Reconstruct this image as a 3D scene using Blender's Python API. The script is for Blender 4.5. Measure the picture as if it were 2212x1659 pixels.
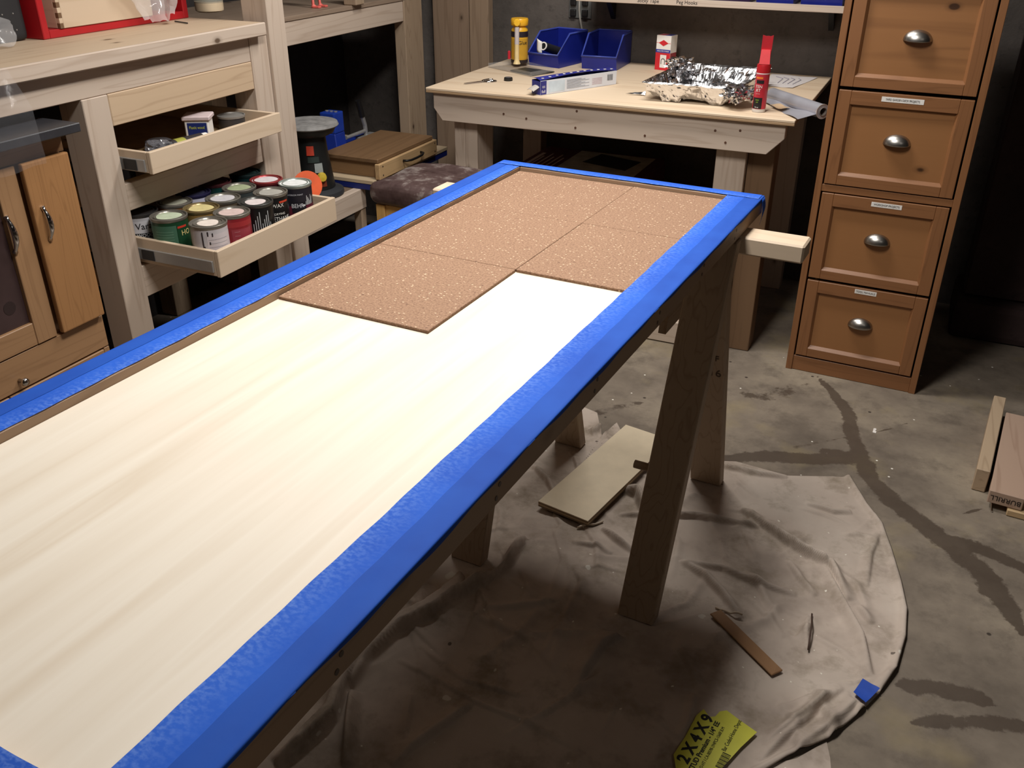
import bpy, bmesh, math, random
import numpy as np
from mathutils import Vector, Matrix, Euler, noise

random.seed(7); rng = np.random.default_rng(7)
for o in list(bpy.data.objects): bpy.data.objects.remove(o)
SC = bpy.context.scene
COL = SC.collection
PI = math.pi
R_ = math.radians

# ------------------------------------------------------------------ camera
HF = 1.52                      # lens height above the floor (m)
FPX, CX, CY = 1964.0, 1106.0, 829.5
PITCH, YAW, ROLL = R_(28.30), R_(24.48), R_(0.127)
def _rot():
    cp, sp = math.cos(PITCH), math.sin(PITCH); cr, sr = math.cos(ROLL), math.sin(ROLL); c, s = math.cos(YAW), math.sin(YAW)
    Rz = Matrix(((c, s, 0), (-s, c, 0), (0, 0, 1)))
    B = Matrix(((1, 0, 0), (0, 0, -1), (0, 1, 0)))
    P = Matrix(((1, 0, 0), (0, cp, -sp), (0, sp, cp)))
    Rr = Matrix(((cr, -sr, 0), (sr, cr, 0), (0, 0, 1)))
    return Rr @ P @ B @ Rz
RC = _rot()
cam = bpy.data.cameras.new('camera'); cam.sensor_width = 36.0; cam.lens = FPX / 2212 * 36.0
cam.clip_start = 0.02; cam.clip_end = 50
co = bpy.data.objects.new('camera', cam); COL.objects.link(co)
m3 = Matrix((RC[0], -RC[1], -RC[2])).transposed()
co.matrix_world = Matrix.Translation((0, 0, HF)) @ m3.to_4x4()
SC.camera = co

# ------------------------------------------------------------------ world and lights
w = bpy.data.worlds.new('world'); SC.world = w; w.use_nodes = True
w.node_tree.nodes['Background'].inputs[0].default_value = (0.62, 0.60, 0.62, 1)
w.node_tree.nodes['Background'].inputs[1].default_value = 0.075
def area(name, loc, target, sx, sy, power, col):
    l = bpy.data.lights.new(name, 'AREA'); l.shape = 'RECTANGLE'; l.size = sx; l.size_y = sy; l.energy = power; l.color = col
    o = bpy.data.objects.new(name, l); COL.objects.link(o); o.location = loc
    o.rotation_euler = (Vector(target) - Vector(loc)).to_track_quat('-Z', 'Y').to_euler()
    return o
area('shop_light', (-0.74, 1.48, 2.36), (-0.74, 1.48, 0), 0.30, 0.70, 31, (1.0, 0.968, 0.925))
area('shop_light_rear', (-1.00, 2.78, 2.36), (-1.00, 2.78, 0), 0.90, 0.22, 24, (1.0, 0.968, 0.925))
area('fill_light', (0.9, 0.2, 2.36), (0.9, 0.2, 0), 0.35, 0.35, 2, (1.0, 0.93, 0.86))  # unseen dim fill, added to lift the shade; not a room fixture
SC.view_settings.view_transform = 'Standard'; SC.view_settings.look = 'None'
SC.view_settings.gamma = 1.0; SC.view_settings.exposure = 0.30
SC.view_settings.use_curve_mapping = False

# ------------------------------------------------------------------ pixel -> place helpers
def ray(x, y): return RC.transposed() @ Vector(((x - CX) / FPX, (y - CY) / FPX, 1))
CAMP = Vector((0, 0, HF))
def pz(x, y, z): d = ray(x, y); return CAMP + d * ((z - HF) / d.z)
def px(x, y, X): d = ray(x, y); return CAMP + d * (X / d.x)
def py(x, y, Y): d = ray(x, y); return CAMP + d * (Y / d.y)

# ------------------------------------------------------------------ materials
def lin(c): return tuple(((v / 255) / 12.92 if v <= 10.3 else ((v / 255 + 0.055) / 1.055) ** 2.4) for v in c) + (1,)
MATS = {}
class NT:
    def __init__(s, name):
        s.m = bpy.data.materials.new(name); s.m.use_nodes = True; s.t = s.m.node_tree; s.n = s.t.nodes; s.b = s.n['Principled BSDF']
    def new(s, typ, **kw):
        n = s.n.new(typ)
        for k, v in kw.items(): setattr(n, k, v)
        return n
    def link(s, a, b): s.t.links.new(a, b)
    def coords(s, scale=(1, 1, 1), out='Object'):
        tc = s.new('ShaderNodeTexCoord'); mp = s.new('ShaderNodeMapping'); mp.inputs['Scale'].default_value = scale
        s.link(tc.outputs[out], mp.inputs[0]); return mp.outputs[0]
    def noise(s, vec, scale, detail=3, rough=.55):
        n = s.new('ShaderNodeTexNoise'); n.inputs['Scale'].default_value = scale; n.inputs['Detail'].default_value = detail; n.inputs['Roughness'].default_value = rough
        s.link(vec, n.inputs['Vector']); return n.outputs['Fac']
    def ramp(s, fac, stops):
        r = s.new('ShaderNodeValToRGB'); e = r.color_ramp.elements
        while len(e) < len(stops): e.new(0.5)
        for k, (p, c) in enumerate(stops): e[k].position = p; e[k].color = c if len(c) == 4 else tuple(c) + (1,)
        s.link(fac, r.inputs[0]); return r.outputs[0]
    def mix(s, fac, a, b, mode='MIX'):
        x = s.new('ShaderNodeMix', data_type='RGBA', blend_type=mode)
        for sock, v in ((x.inputs[0], fac), (x.inputs[6], a), (x.inputs[7], b)):
            if hasattr(v, 'is_linked'): s.link(v, sock)
            else: sock.default_value = v
        return x.outputs[2]
    def math(s, op, a, b=None):
        x = s.new('ShaderNodeMath', operation=op)
        for k, v in ((0, a), (1, b)):
            if v is None: continue
            if hasattr(v, 'is_linked'): s.link(v, x.inputs[k])
            else: x.inputs[k].default_value = v
        return x.outputs[0]
    def bump(s, h, strength=.3, dist=.002):
        b = s.new('ShaderNodeBump'); b.inputs['Strength'].default_value = strength; b.inputs['Distance'].default_value = dist
        s.link(h, b.inputs['Height']); s.link(b.outputs[0], s.b.inputs['Normal'])
    def done(s, col=None, rough=.5, metal=0.0):
        if col is not None:
            if hasattr(col, 'is_linked'): s.link(col, s.b.inputs['Base Color'])
            else: s.b.inputs['Base Color'].default_value = col
        s.b.inputs['Roughness'].default_value = rough; s.b.inputs['Metallic'].default_value = metal
        return s.m
def plain(rgb, rough=.5, metal=0.0, var=0.12, nscale=18, spec=None):
    key = ('p', rgb, rough, metal, var)
    if key in MATS: return MATS[key]
    n = NT('paint_%d_%d_%d' % rgb); v = n.coords()
    f = n.noise(v, nscale, 4); c = lin(rgb)
    lo = tuple(x * (1 - var) for x in c[:3]) + (1,); hi = tuple(min(1, x * (1 + var)) for x in c[:3]) + (1,)
    m = n.done(n.ramp(f, [(.3, lo), (.7, hi)]), rough, metal)
    if spec is not None: n.b.inputs['Specular IOR Level'].default_value = spec
    MATS[key] = m; return m
def wood(axis, base, dark, knots=True, rough=.6, grain=1.0, tag='pine'):
    key = ('w', axis, base, dark, knots, grain)
    if key in MATS: return MATS[key]
    n = NT('%s_wood_%s' % (tag, 'xyz'[axis])); k = [9.0, 9.0, 9.0]; k[axis] = 0.55
    v = n.coords(tuple(k)); fine = [60.0, 60.0, 60.0]; fine[axis] = 1.6; v2 = n.coords(tuple(fine))
    broad = n.noise(v, 1.0, 3, .5)
    rings = n.math('FRACT', n.math('MULTIPLY', broad, 9.0 * grain))
    f2 = n.noise(v2, 1.6, 4, .6)
    b, d = lin(base), lin(dark)
    mid = tuple(.62 * x + .38 * y for x, y in zip(b, d))
    c = n.ramp(rings, [(.0, b), (.72, b), (.9, mid), (1.0, b)])
    c = n.mix(n.math('MULTIPLY', f2, .33), c, mid)
    big = n.noise(n.coords(), 1.3, 2)
    c = n.mix(n.math('MULTIPLY', big, .30), c, tuple(x * .80 for x in b[:3]) + (1,))
    if knots:
        ks = [8.5, 8.5, 8.5]; ks[axis] = 5.0
        vo = n.new('ShaderNodeTexVoronoi'); vo.inputs['Scale'].default_value = 1.15
        n.link(n.coords(tuple(ks)), vo.inputs['Vector'])
        kn = n.ramp(vo.outputs['Distance'], [(.0, (1, 1, 1)), (.07, (1, 1, 1)), (.10, (.3, .3, .3)), (.17, (0, 0, 0))]); q = n.new('ShaderNodeSeparateColor'); n.link(vo.outputs['Color'], q.inputs[0]); kn = n.math('MULTIPLY', kn, n.math('GREATER_THAN', q.outputs[0], .5))
        c = n.mix(kn, c, tuple(x * .42 for x in d[:3]) + (1,))
    n.bump(f2, .12, .001)
    m = n.done(c, rough); MATS[key] = m; return m
PINE, PINED = (202, 184, 167), (148, 120, 97)
def pine(a): return wood(a, PINE, PINED)
def stud(a): return wood(a, (168, 146, 122), (104, 78, 56), grain=2.2, tag='stud')
def brownw(a): return wood(a, (120, 92, 66), (78, 56, 38), tag='brown')
def birch(a): return wood(a, (214, 192, 166), (184, 156, 124), knots=False, grain=.6, tag='birch')
def oak(a): return wood(a, (144, 98, 62), (98, 62, 36), knots=False, rough=.42, grain=1.4, tag='oak')
def oakpanel(): return wood(0, (158, 110, 68), (104, 66, 38), knots=True, rough=.42, grain=.35, tag='oak_panel')
def honey(a): return wood(a, (164, 126, 90), (116, 82, 54), knots=False, rough=.45, grain=1.6, tag='honey_oak')

def mat_plywood():
    n = NT('plywood_top'); v = n.coords((7, .38, 7)); f = n.noise(v, 1.6, 4, .55)
    c = n.ramp(f, [(.30, lin((212, 196, 174))), (.44, lin((226, 214, 196))), (.56, lin((232, 222, 206))), (.66, lin((220, 206, 186))), (.72, lin((230, 219, 202)))])
    f2 = n.noise(n.coords((120, 4, 120)), 1.5, 3); c = n.mix(n.math('MULTIPLY', f2, .2), c, lin((206, 190, 168)))
    vo = n.new('ShaderNodeTexVoronoi'); vo.inputs['Scale'].default_value = 3.4; n.link(n.coords((1, .6, 1)), vo.inputs['Vector'])
    k = n.ramp(vo.outputs['Distance'], [(.0, (1, 1, 1)), (.014, (.8, .8, .8)), (.03, (0, 0, 0))])
    c = n.mix(n.math('MULTIPLY', k, .8), c, lin((150, 112, 76))); n.bump(f2, .1, .0006)
    return n.done(c, .55)
def mat_cork():
    n = NT('cork_tile'); v = n.coords()
    f = n.noise(v, 260, 3, .7); c = n.ramp(f, [(.32, lin((108, 78, 58))), (.5, lin((148, 115, 90))), (.68, lin((168, 134, 106)))])
    b = n.noise(v, 3.2, 3); c = n.mix(n.math('MULTIPLY', b, .45), c, lin((132, 98, 76)))
    vo = n.new('ShaderNodeTexVoronoi'); vo.inputs['Scale'].default_value = 135; n.link(n.coords((.8, 1.5, 1)), vo.inputs['Vector'])
    fl = n.ramp(vo.outputs['Distance'], [(.0, (1, 1, 1)), (.17, (1, 1, 1)), (.24, (0, 0, 0))])
    sel = n.new('ShaderNodeSeparateColor'); n.link(vo.outputs['Color'], sel.inputs[0])
    g = n.math('GREATER_THAN', sel.outputs[0], .66); fl = n.math('MULTIPLY', fl, g)
    c = n.mix(fl, c, lin((216, 190, 158)))
    vo2 = n.new('ShaderNodeTexVoronoi'); vo2.inputs['Scale'].default_value = 60; n.link(v, vo2.inputs['Vector'])
    fd = n.ramp(vo2.outputs['Distance'], [(.0, (1, 1, 1)), (.10, (1, 1, 1)), (.16, (0, 0, 0))])
    s2 = n.new('ShaderNodeSeparateColor'); n.link(vo2.outputs['Color'], s2.inputs[0])
    fd = n.math('MULTIPLY', fd, n.math('GREATER_THAN', s2.outputs[1], .8)); c = n.mix(n.math('MULTIPLY', fd, .6), c, lin((84, 54, 40)))
    n.bump(f, .35, .0012); return n.done(c, .85)
def mat_tape(k=1.0):
    n = NT('blue_masking_tape'); v = n.coords(); at = n.new('ShaderNodeAttribute', attribute_name='edge')
    f = n.noise(n.coords((90, 130, 90)), 1.6, 4); g = n.noise(v, 9, 3)
    c = n.ramp(g, [(.3, lin((26 * k, 80 * k, 184 * k))), (.7, lin((34 * k, 93 * k, 200 * k)))])
    e = n.math('MULTIPLY', at.outputs['Fac'], n.ramp(f, [(.42, (.1, .1, .1)), (.62, (1, 1, 1))]))
    c = n.mix(n.math('MULTIPLY', e, .42), c, lin((122, 158, 226)))
    n.bump(n.noise(n.coords((14, 14, 14)), 6, 3), .15, .0008); n.b.inputs['Specular IOR Level'].default_value = .25; return n.done(c, .75)
def mat_floor():
    n = NT('concrete_floor'); v = n.coords(); at = n.new('ShaderNodeAttribute', attribute_name='stain')
    f = n.noise(v, 2.2, 6, .62); f2 = n.noise(v, 34, 4, .65)
    c = n.ramp(f, [(.32, lin((92, 82, 72))), (.5, lin((130, 118, 104))), (.66, lin((158, 145, 126)))])
    c = n.mix(n.math('MULTIPLY', f2, .4), c, lin((100, 88, 74))); f3 = n.noise(v, 9, 6, .7); c = n.mix(n.ramp(f3, [(.5, (0, 0, 0)), (.68, (.6, .6, .6))]), c, lin((86, 76, 66)))
    yl = n.ramp(n.noise(v, 3.7, 4), [(.56, (0, 0, 0)), (.74, (.5, .5, .5))]); c = n.mix(yl, c, lin((156, 140, 100)))
    s0 = n.math('ADD', at.outputs['Fac'], n.math('MULTIPLY', n.math('SUBTRACT', n.noise(v, 17, 6, .75), .5), 1.7))
    s = n.ramp(s0, [(.36, (0, 0, 0)), (.56, (1, 1, 1))]); c = n.mix(n.math('MULTIPLY', s, .8), c, lin((72, 60, 50)))
    for sc, th, col, a in ((21, .055, (232, 226, 214), .82), (9, .034, (214, 206, 190), .86), (14, .06, (60, 50, 42), .84)):
        vo = n.new('ShaderNodeTexVoronoi'); vo.inputs['Scale'].default_value = sc; n.link(v, vo.inputs['Vector'])
        k = n.ramp(vo.outputs['Distance'], [(.0, (1, 1, 1)), (th, (1, 1, 1)), (th * 1.5, (0, 0, 0))])
        q = n.new('ShaderNodeSeparateColor'); n.link(vo.outputs['Color'], q.inputs[0])
        c = n.mix(n.math('MULTIPLY', k, n.math('GREATER_THAN', q.outputs[0], a)), c, lin(col))
    n.bump(f2, .25, .002); m = n.done(c, .7)
    n.link(n.ramp(s, [(0, (.75, .75, .75)), (1, (.5, .5, .5))]), n.b.inputs['Roughness']); return m
def mat_cloth():
    n = NT('canvas_drop_cloth'); v = n.coords()
    f = n.noise(v, 3.0, 5, .6); c = n.ramp(f, [(.3, lin((146, 132, 121))), (.5, lin((182, 167, 154))), (.7, lin((196, 183, 170)))])
    d = n.ramp(n.noise(v, 6.5, 5, .7), [(.5, (0, 0, 0)), (.72, (.75, .75, .75))]); c = n.mix(d, c, lin((120, 107, 88)))
    for sc, th, col, a in ((16, .10, (214, 208, 196), .86), (7, .11, (196, 190, 176), .82), (12, .06, (70, 58, 50), .85), (38, .09, (226, 220, 206), .86)):
        vo = n.new('ShaderNodeTexVoronoi'); vo.inputs['Scale'].default_value = sc
        dist = n.new('ShaderNodeVectorMath', operation='ADD'); nz = n.new('ShaderNodeTexNoise'); nz.inputs['Scale'].default_value = 40; n.link(v, nz.inputs['Vector'])
        scl = n.new('ShaderNodeVectorMath', operation='SCALE'); scl.inputs['Scale'].default_value = .02; n.link(nz.outputs['Color'], scl.inputs[0]); n.link(v, dist.inputs[0]); n.link(scl.outputs[0], dist.inputs[1])
        n.link(dist.outputs[0], vo.inputs['Vector'])
        k = n.ramp(vo.outputs['Distance'], [(.0, (1, 1, 1)), (th, (1, 1, 1)), (th * 1.25, (0, 0, 0))])
        q = n.new('ShaderNodeSeparateColor'); n.link(vo.outputs['Color'], q.inputs[0])
        c = n.mix(n.math('MULTIPLY', n.math('MULTIPLY', k, .8), n.math('GREATER_THAN', q.outputs[0], a)), c, lin(col))
    n.bump(n.noise(v, 420, 2), .25, .001); return n.done(c, .9)
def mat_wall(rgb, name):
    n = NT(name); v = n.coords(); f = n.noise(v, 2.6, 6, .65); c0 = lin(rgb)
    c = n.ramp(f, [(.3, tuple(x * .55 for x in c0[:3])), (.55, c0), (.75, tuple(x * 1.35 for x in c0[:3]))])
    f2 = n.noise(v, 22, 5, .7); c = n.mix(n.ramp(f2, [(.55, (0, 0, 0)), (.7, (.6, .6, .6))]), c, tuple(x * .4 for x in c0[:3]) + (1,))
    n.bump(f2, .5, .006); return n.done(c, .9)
def mat_foil():
    n = NT('aluminium_foil'); v = n.coords(); n.bump(n.noise(v, 30, 2, .5), .35, .004); return n.done(lin((224, 224, 226)), .17, 1.0)
def mat_clear(name='clear_plastic', tint=(235, 235, 240), alpha=.22, rough=.12):
    n = NT(name); n.b.inputs['Alpha'].default_value = alpha; n.b.inputs['Coat Weight'].default_value = .6
    n.bump(n.noise(n.coords(), 24, 3), .6, .004); return n.done(lin(tint), rough)
def mat_steel(rgb=(176, 172, 166), rough=.3, name='brushed_nickel'):
    n = NT(name); n.bump(n.noise(n.coords((400, 20, 20)), 2, 2), .05, .0004); return n.done(lin(rgb), rough, 1.0)
CHROME = mat_steel((206, 204, 204), .12, 'chrome'); NICKEL = mat_steel(); GALV = plain((170, 168, 165), .4, .45, .08)
FOIL = mat_foil(); TAPE = mat_tape(); TAPE_TOP = mat_tape(.88); CORK = mat_cork(); PLY = mat_plywood(); CLOTH = mat_cloth(); CLEAR = mat_clear()
BLACK = plain((22, 21, 22), .45); INK = plain((14, 14, 16), .7); WHITE = plain((236, 232, 226), .55, var=.04)
BLUEP = plain((26, 38, 132), .32, var=.08); REDP = plain((176, 26, 34), .4, var=.06)

# ------------------------------------------------------------------ mesh helpers
ROOT = {}
class S:
    def __init__(s): s.bm = bmesh.new()
    def _bev(s, geom_verts, bev, seg=1):
        if bev <= 0: return
        es = list({e for v in geom_verts for e in v.link_edges})
        bmesh.ops.bevel(s.bm, geom=es, offset=bev, segments=seg, profile=.6, affect='EDGES')
    def box(s, lo, hi, bev=.0012, seg=1, M=None):
        lo, hi = Vector(lo), Vector(hi); c, d = (lo + hi) / 2, hi - lo
        mt = Matrix.Translation(c) @ Matrix.Diagonal((abs(d.x), abs(d.y), abs(d.z), 1))
        if M is not None: mt = M @ mt
        r = bmesh.ops.create_cube(s.bm, size=1, matrix=mt); s._bev(r['verts'], min(bev, .45 * min(map(abs, d))), seg); return s
    def beam(s, p0, p1, w, h, up=(0, 0, 1), bev=.0015):      # square-cut timber from p0 to p1
        p0, p1 = Vector(p0), Vector(p1); z = (p1 - p0); L = z.length; z.normalize()
        x = Vector(up).cross(z); x.normalize(); y = z.cross(x)
        M = Matrix((x, y, z)).transposed().to_4x4(); M.translation = p0
        return s.box((-w / 2, -h / 2, 0), (w / 2, h / 2, L), bev, 1, M)
    def cyl(s, p0, p1, r0, r1=None, n=24, caps=True):
        r1 = r0 if r1 is None else r1
        p0, p1 = Vector(p0), Vector(p1); z = p1 - p0; L = z.length
        q = z.to_track_quat('Z', 'Y').to_matrix().to_4x4(); q.translation = (p0 + p1) / 2
        bmesh.ops.create_cone(s.bm, cap_ends=caps, segments=n, radius1=r0, radius2=r1, depth=L, matrix=q); return s
    def lathe(s, prof, c=(0, 0, 0), n=32, M=None):            # profile [(r, z)]
        c = Vector(c); rings = []
        for r, z in prof:
            ring = []
            for k in range(n):
                a = 2 * PI * k / n; p = Vector((r * math.cos(a), r * math.sin(a), z))
                p = (M @ p) if M is not None else p + c
                ring.append(s.bm.verts.new(p))
            rings.append(ring)
        for a, b in zip(rings, rings[1:]):
            for k in range(n): s.bm.faces.new((a[k], a[(k + 1) % n], b[(k + 1) % n], b[k]))
        return s
    def tube(s, pts, r, n=8):
        pts = [Vector(p) for p in pts]; rings = []
        for i, p in enumerate(pts):
            t = (pts[min(i + 1, len(pts) - 1)] - pts[max(i - 1, 0)]).normalized()
            u = t.cross(Vector((0.13, .27, .95))).normalized(); v = t.cross(u)
            rr = r[i] if hasattr(r, '__len__') else r
            rings.append([s.bm.verts.new(p + u * rr * math.cos(2 * PI * k / n) + v * rr * math.sin(2 * PI * k / n)) for k in range(n)])
        for a, b in zip(rings, rings[1:]):
            for k in range(n): s.bm.faces.new((a[k], a[(k + 1) % n], b[(k + 1) % n], b[k]))
        s.bm.faces.new(list(reversed(rings[0]))); s.bm.faces.new(rings[-1]); return s
    def prism(s, poly, vec, bev=0.0):                         # poly: 3D points, extruded by vec
        vec = Vector(vec); a = [s.bm.verts.new(Vector(p)) for p in poly]; b = [s.bm.verts.new(Vector(p) + vec) for p in poly]
        n = len(a); s.bm.faces.new(list(reversed(a))); s.bm.faces.new(b)
        for k in range(n): s.bm.faces.new((a[k], a[(k + 1) % n], b[(k + 1) % n], b[k]))
        if bev: s._bev(a + b, bev)
        return s
    def grid(s, P):                                           # P[i][j] -> Vector, open sheet
        vs = [[s.bm.verts.new(p) for p in row] for row in P]
        for i in range(len(vs) - 1):
            for j in range(len(vs[0]) - 1): s.bm.faces.new((vs[i][j], vs[i + 1][j], vs[i + 1][j + 1], vs[i][j + 1]))
        return s
    def solid(s, P, t):                                       # sheet with thickness t
        ni, nj = len(P), len(P[0]); Q = []
        for i in range(ni):
            row = []
            for j in range(nj):
                a = P[min(i + 1, ni - 1)][j] - P[max(i - 1, 0)][j]; b = P[i][min(j + 1, nj - 1)] - P[i][max(j - 1, 0)]
                n = b.cross(a); n = n.normalized() if n.length > 1e-12 else Vector((0, 0, 1)); row.append(P[i][j] + n * t)
            Q.append(row)
        A_ = [[s.bm.verts.new(p) for p in rw] for rw in P]; B_ = [[s.bm.verts.new(p) for p in rw] for rw in Q]
        for V in (A_, B_):
            for i in range(ni - 1):
                for j in range(nj - 1): s.bm.faces.new((V[i][j], V[i + 1][j], V[i + 1][j + 1], V[i][j + 1]))
        ring = [(i, 0) for i in range(ni)] + [(ni - 1, j) for j in range(1, nj)] + [(i, nj - 1) for i in range(ni - 2, -1, -1)] + [(0, j) for j in range(nj - 2, 0, -1)]
        for (a, b), (c, d) in zip(ring, ring[1:] + ring[:1]): s.bm.faces.new((A_[a][b], A_[c][d], B_[c][d], B_[a][b]))
        return s
    def make(s, name, mat, parent=None, local=False, smooth=None):
        bm = s.bm; bmesh.ops.recalc_face_normals(bm, faces=bm.faces[:])
        me = bpy.data.meshes.new(name)
        o = bpy.data.objects.new(name, me); COL.objects.link(o)
        if parent is not None:
            rt = parent
            while rt.parent: rt = rt.parent
            if not local: bmesh.ops.transform(bm, matrix=ROOT[rt.name].inverted(), verts=bm.verts[:])
            o.parent = parent
        else:
            xs = [v.co for v in bm.verts]; c = Vector(((min(p.x for p in xs) + max(p.x for p in xs)) / 2, (min(p.y for p in xs) + max(p.y for p in xs)) / 2, min(p.z for p in xs)))
            bmesh.ops.translate(bm, vec=-c, verts=bm.verts[:]); o.location = c; ROOT[o.name] = Matrix.Translation(c)
        bm.to_mesh(me); bm.free(); me.materials.append(mat)
        if smooth is not None:
            me.shade_smooth() if smooth >= 180 else None
            if smooth < 180:
                me.shade_smooth(); b2 = bmesh.new(); b2.from_mesh(me)
                for e in b2.edges:
                    if len(e.link_faces) == 2 and e.calc_face_angle(0) > R_(smooth): e.smooth = False
                b2.to_mesh(me); b2.free()
        return o
def tag(o, label, cat, group=None):
    o['label'] = label; o['category'] = cat
    if group: o['group'] = group
    return o
def thing(name, label, cat, loc, rz=0.0, group=None):
    o = bpy.data.objects.new(name, None); COL.objects.link(o); o.empty_display_size = .05
    o.location = loc; o.rotation_euler = (0, 0, rz)
    ROOT[o.name] = Matrix.Translation(loc) @ Matrix.Rotation(rz, 4, 'Z'); return tag(o, label, cat, group)
def struct(o): o['kind'] = 'structure'; return o
def frame(o, x, y):
    x = Vector(x).normalized(); z = x.cross(Vector(y)).normalized(); y = z.cross(x)
    M = Matrix((x, y, z)).transposed().to_4x4(); M.translation = Vector(o); return M
def text(body, size, M, mat, parent, local=False, name='lettering', ext=.0002, align='CENTER', sx=1.0, bend=None, off=0.0):
    cu = bpy.data.curves.new('t', 'FONT'); cu.body = body; cu.size = size; cu.extrude = ext; cu.align_x = align; cu.align_y = 'CENTER'; cu.offset = off
    cu.resolution_u = 3
    ob = bpy.data.objects.new('t', cu); me = bpy.data.meshes.new_from_object(ob); bpy.data.objects.remove(ob)
    bm = bmesh.new(); bm.from_mesh(me); bpy.data.meshes.remove(me)
    for v in bm.verts: v.co.x *= sx
    if bend:                                                  # wrap round a cylinder of radius bend[0] starting at angle bend[1]
        r, a0, z0 = bend
        for v in bm.verts:
            a = a0 + v.co.x / r; rr = r + v.co.z; v.co = Vector((rr * math.cos(a), rr * math.sin(a), z0 + v.co.y))
    bmesh.ops.transform(bm, matrix=M, verts=bm.verts[:])
    s = S(); s.bm.free(); s.bm = bm
    return s.make(name, mat, parent, local)

# ================================================================== SETTING
WX, WY, EX, SY, CZ = -2.74, 3.99, 2.3, -1.7, 2.42
def interp_dist(P, poly):                                     # distance of points P (n,2) to polyline, and arc fraction
    best = np.full(len(P), 9.0); tt = np.zeros(len(P)); L = 0; seg = []
    for a, b in zip(poly, poly[1:]): seg.append((a, b, L)); L += math.dist(a, b)
    side = np.zeros(len(P))
    for a, b, l0 in seg:
        a = np.array(a); b = np.array(b); d = b - a; n = np.dot(d, d) + 1e-12
        t = np.clip(((P - a) @ d) / n, 0, 1); q = a + t[:, None] * d; dd = np.hypot(*(P - q).T)
        mk = dd < best; best[mk] = dd[mk]; tt[mk] = (l0 + t[mk] * math.sqrt(n)) / L
        cr = d[0] * (P[:, 1] - a[1]) - d[1] * (P[:, 0] - a[0]); side[mk] = np.sign(cr[mk])
    return best, tt, side
def npmesh(name, X, Y, Z, mat, attrs=None, smooth=True):
    ny, nx = X.shape; V = np.stack([X, Y, Z], -1).reshape(-1, 3)
    i = np.arange(ny - 1)[:, None] * nx + np.arange(nx - 1)[None]
    F = np.stack([i, i + 1, i + nx + 1, i + nx], -1).reshape(-1, 4)
    me = bpy.data.meshes.new(name); me.from_pydata(V.tolist(), [], F.tolist())
    for k, a in (attrs or {}).items():
        at = me.attributes.new(k, 'FLOAT', 'POINT'); at.data.foreach_set('value', a.reshape(-1).astype(np.float32))
    me.materials.append(mat)
    if smooth: me.shade_smooth()
    o = bpy.data.objects.new(name, me); COL.objects.link(o); return o
def fpx(pts, z=0.0): return [tuple(pz(x, y, z)[:2]) for x, y in pts]

xs = np.concatenate([np.linspace(WX, -1.0, 12), np.arange(-.99, 1.1, .012), np.linspace(1.12, EX, 8)])
ys = np.concatenate([np.linspace(SY, 1.1, 10), np.arange(1.12, 3.3, .012), np.linspace(3.32, WY, 6)])
FX, FY = np.meshgrid(xs, ys); P = np.stack([FX.ravel(), FY.ravel()], -1); st = np.zeros(len(P))
for poly, w0, w1, s in (
    ([(1765, 812), (1800, 850), (1832, 890), (1838, 930), (1858, 985), (1882, 1035), (1930, 1085), (1990, 1130), (2060, 1185), (2110, 1225), (2160, 1290), (2212, 1370)], .022, .05, 1),
    ([(1875, 995), (1800, 990), (1720, 990), (1640, 985), (1580, 990), (1520, 1000)], .045, .03, 1),
    ([(1850, 985), (1800, 975), (1770, 972)], .03, .02, .8),
    ([(2040, 1160), (2100, 1180), (2170, 1210), (2240, 1240)], .035, .03, .9),
    ([(1935, 1480), (2010, 1485), (2090, 1500), (2150, 1522)], .032, .028, .95),
    ([(1965, 1560), (2060, 1558), (2150, 1560), (2240, 1575)], .022, .03, .8),
    ([(1250, 905), (1330, 880), (1385, 870)], .03, .03, .5),
    ([(1700, 970), (1840, 940)], .006, .004, .8), ([(1960, 915), (1890, 935)], .005, .005, .7), ([(2040, 1117), (2130, 1098)], .004, .004, .8),
    ([(1740, 830), (1650, 860), (1600, 850)], .05, .06, .45)):
    d, t, _ = interp_dist(P, fpx(poly)); wd = (w0 + (w1 - w0) * t) * np.clip(np.minimum(t, 1 - t) * 7 + .25, .25, 1); st = np.maximum(st, s * np.clip(1.25 - d / wd, 0, 1))
struct(npmesh('floor', FX, FY, np.zeros_like(FX), mat_floor(), {'stain': st}))
# slab under the floor sheet
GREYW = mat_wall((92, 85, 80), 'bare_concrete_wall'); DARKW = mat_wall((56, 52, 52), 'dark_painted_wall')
struct(S().box((WX, SY, -.12), (EX, WY, -.004), 0).make('floor_slab', DARKW))
struct(S().box((WX - .1, WY, -.12), (EX + .1, WY + .1, CZ), 0).make('wall_back', GREYW))
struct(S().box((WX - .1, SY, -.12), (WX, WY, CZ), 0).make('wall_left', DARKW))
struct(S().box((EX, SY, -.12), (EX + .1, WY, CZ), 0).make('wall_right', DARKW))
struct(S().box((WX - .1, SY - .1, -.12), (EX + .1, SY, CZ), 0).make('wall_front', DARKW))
struct(S().box((WX - .1, SY - .1, CZ), (EX + .1, WY + .1, CZ + .1), 0).make('ceiling', mat_wall((120, 114, 106), 'ceiling_boards')))
# tall boarded stud against the back wall
t1 = S().box((-2.20, WY - .05, 0), (-2.015, WY - .002, CZ - .01), .002).make('trim_1', wood(2, (142, 120, 100), (96, 74, 56), tag='aged')); struct(t1)
t2 = S().box((-2.011, WY - .05, 0), (-1.915, WY - .002, CZ - .01), .002).make('trim_2', wood(2, (150, 128, 106), (96, 74, 56), tag='aged')); struct(t2)
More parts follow.
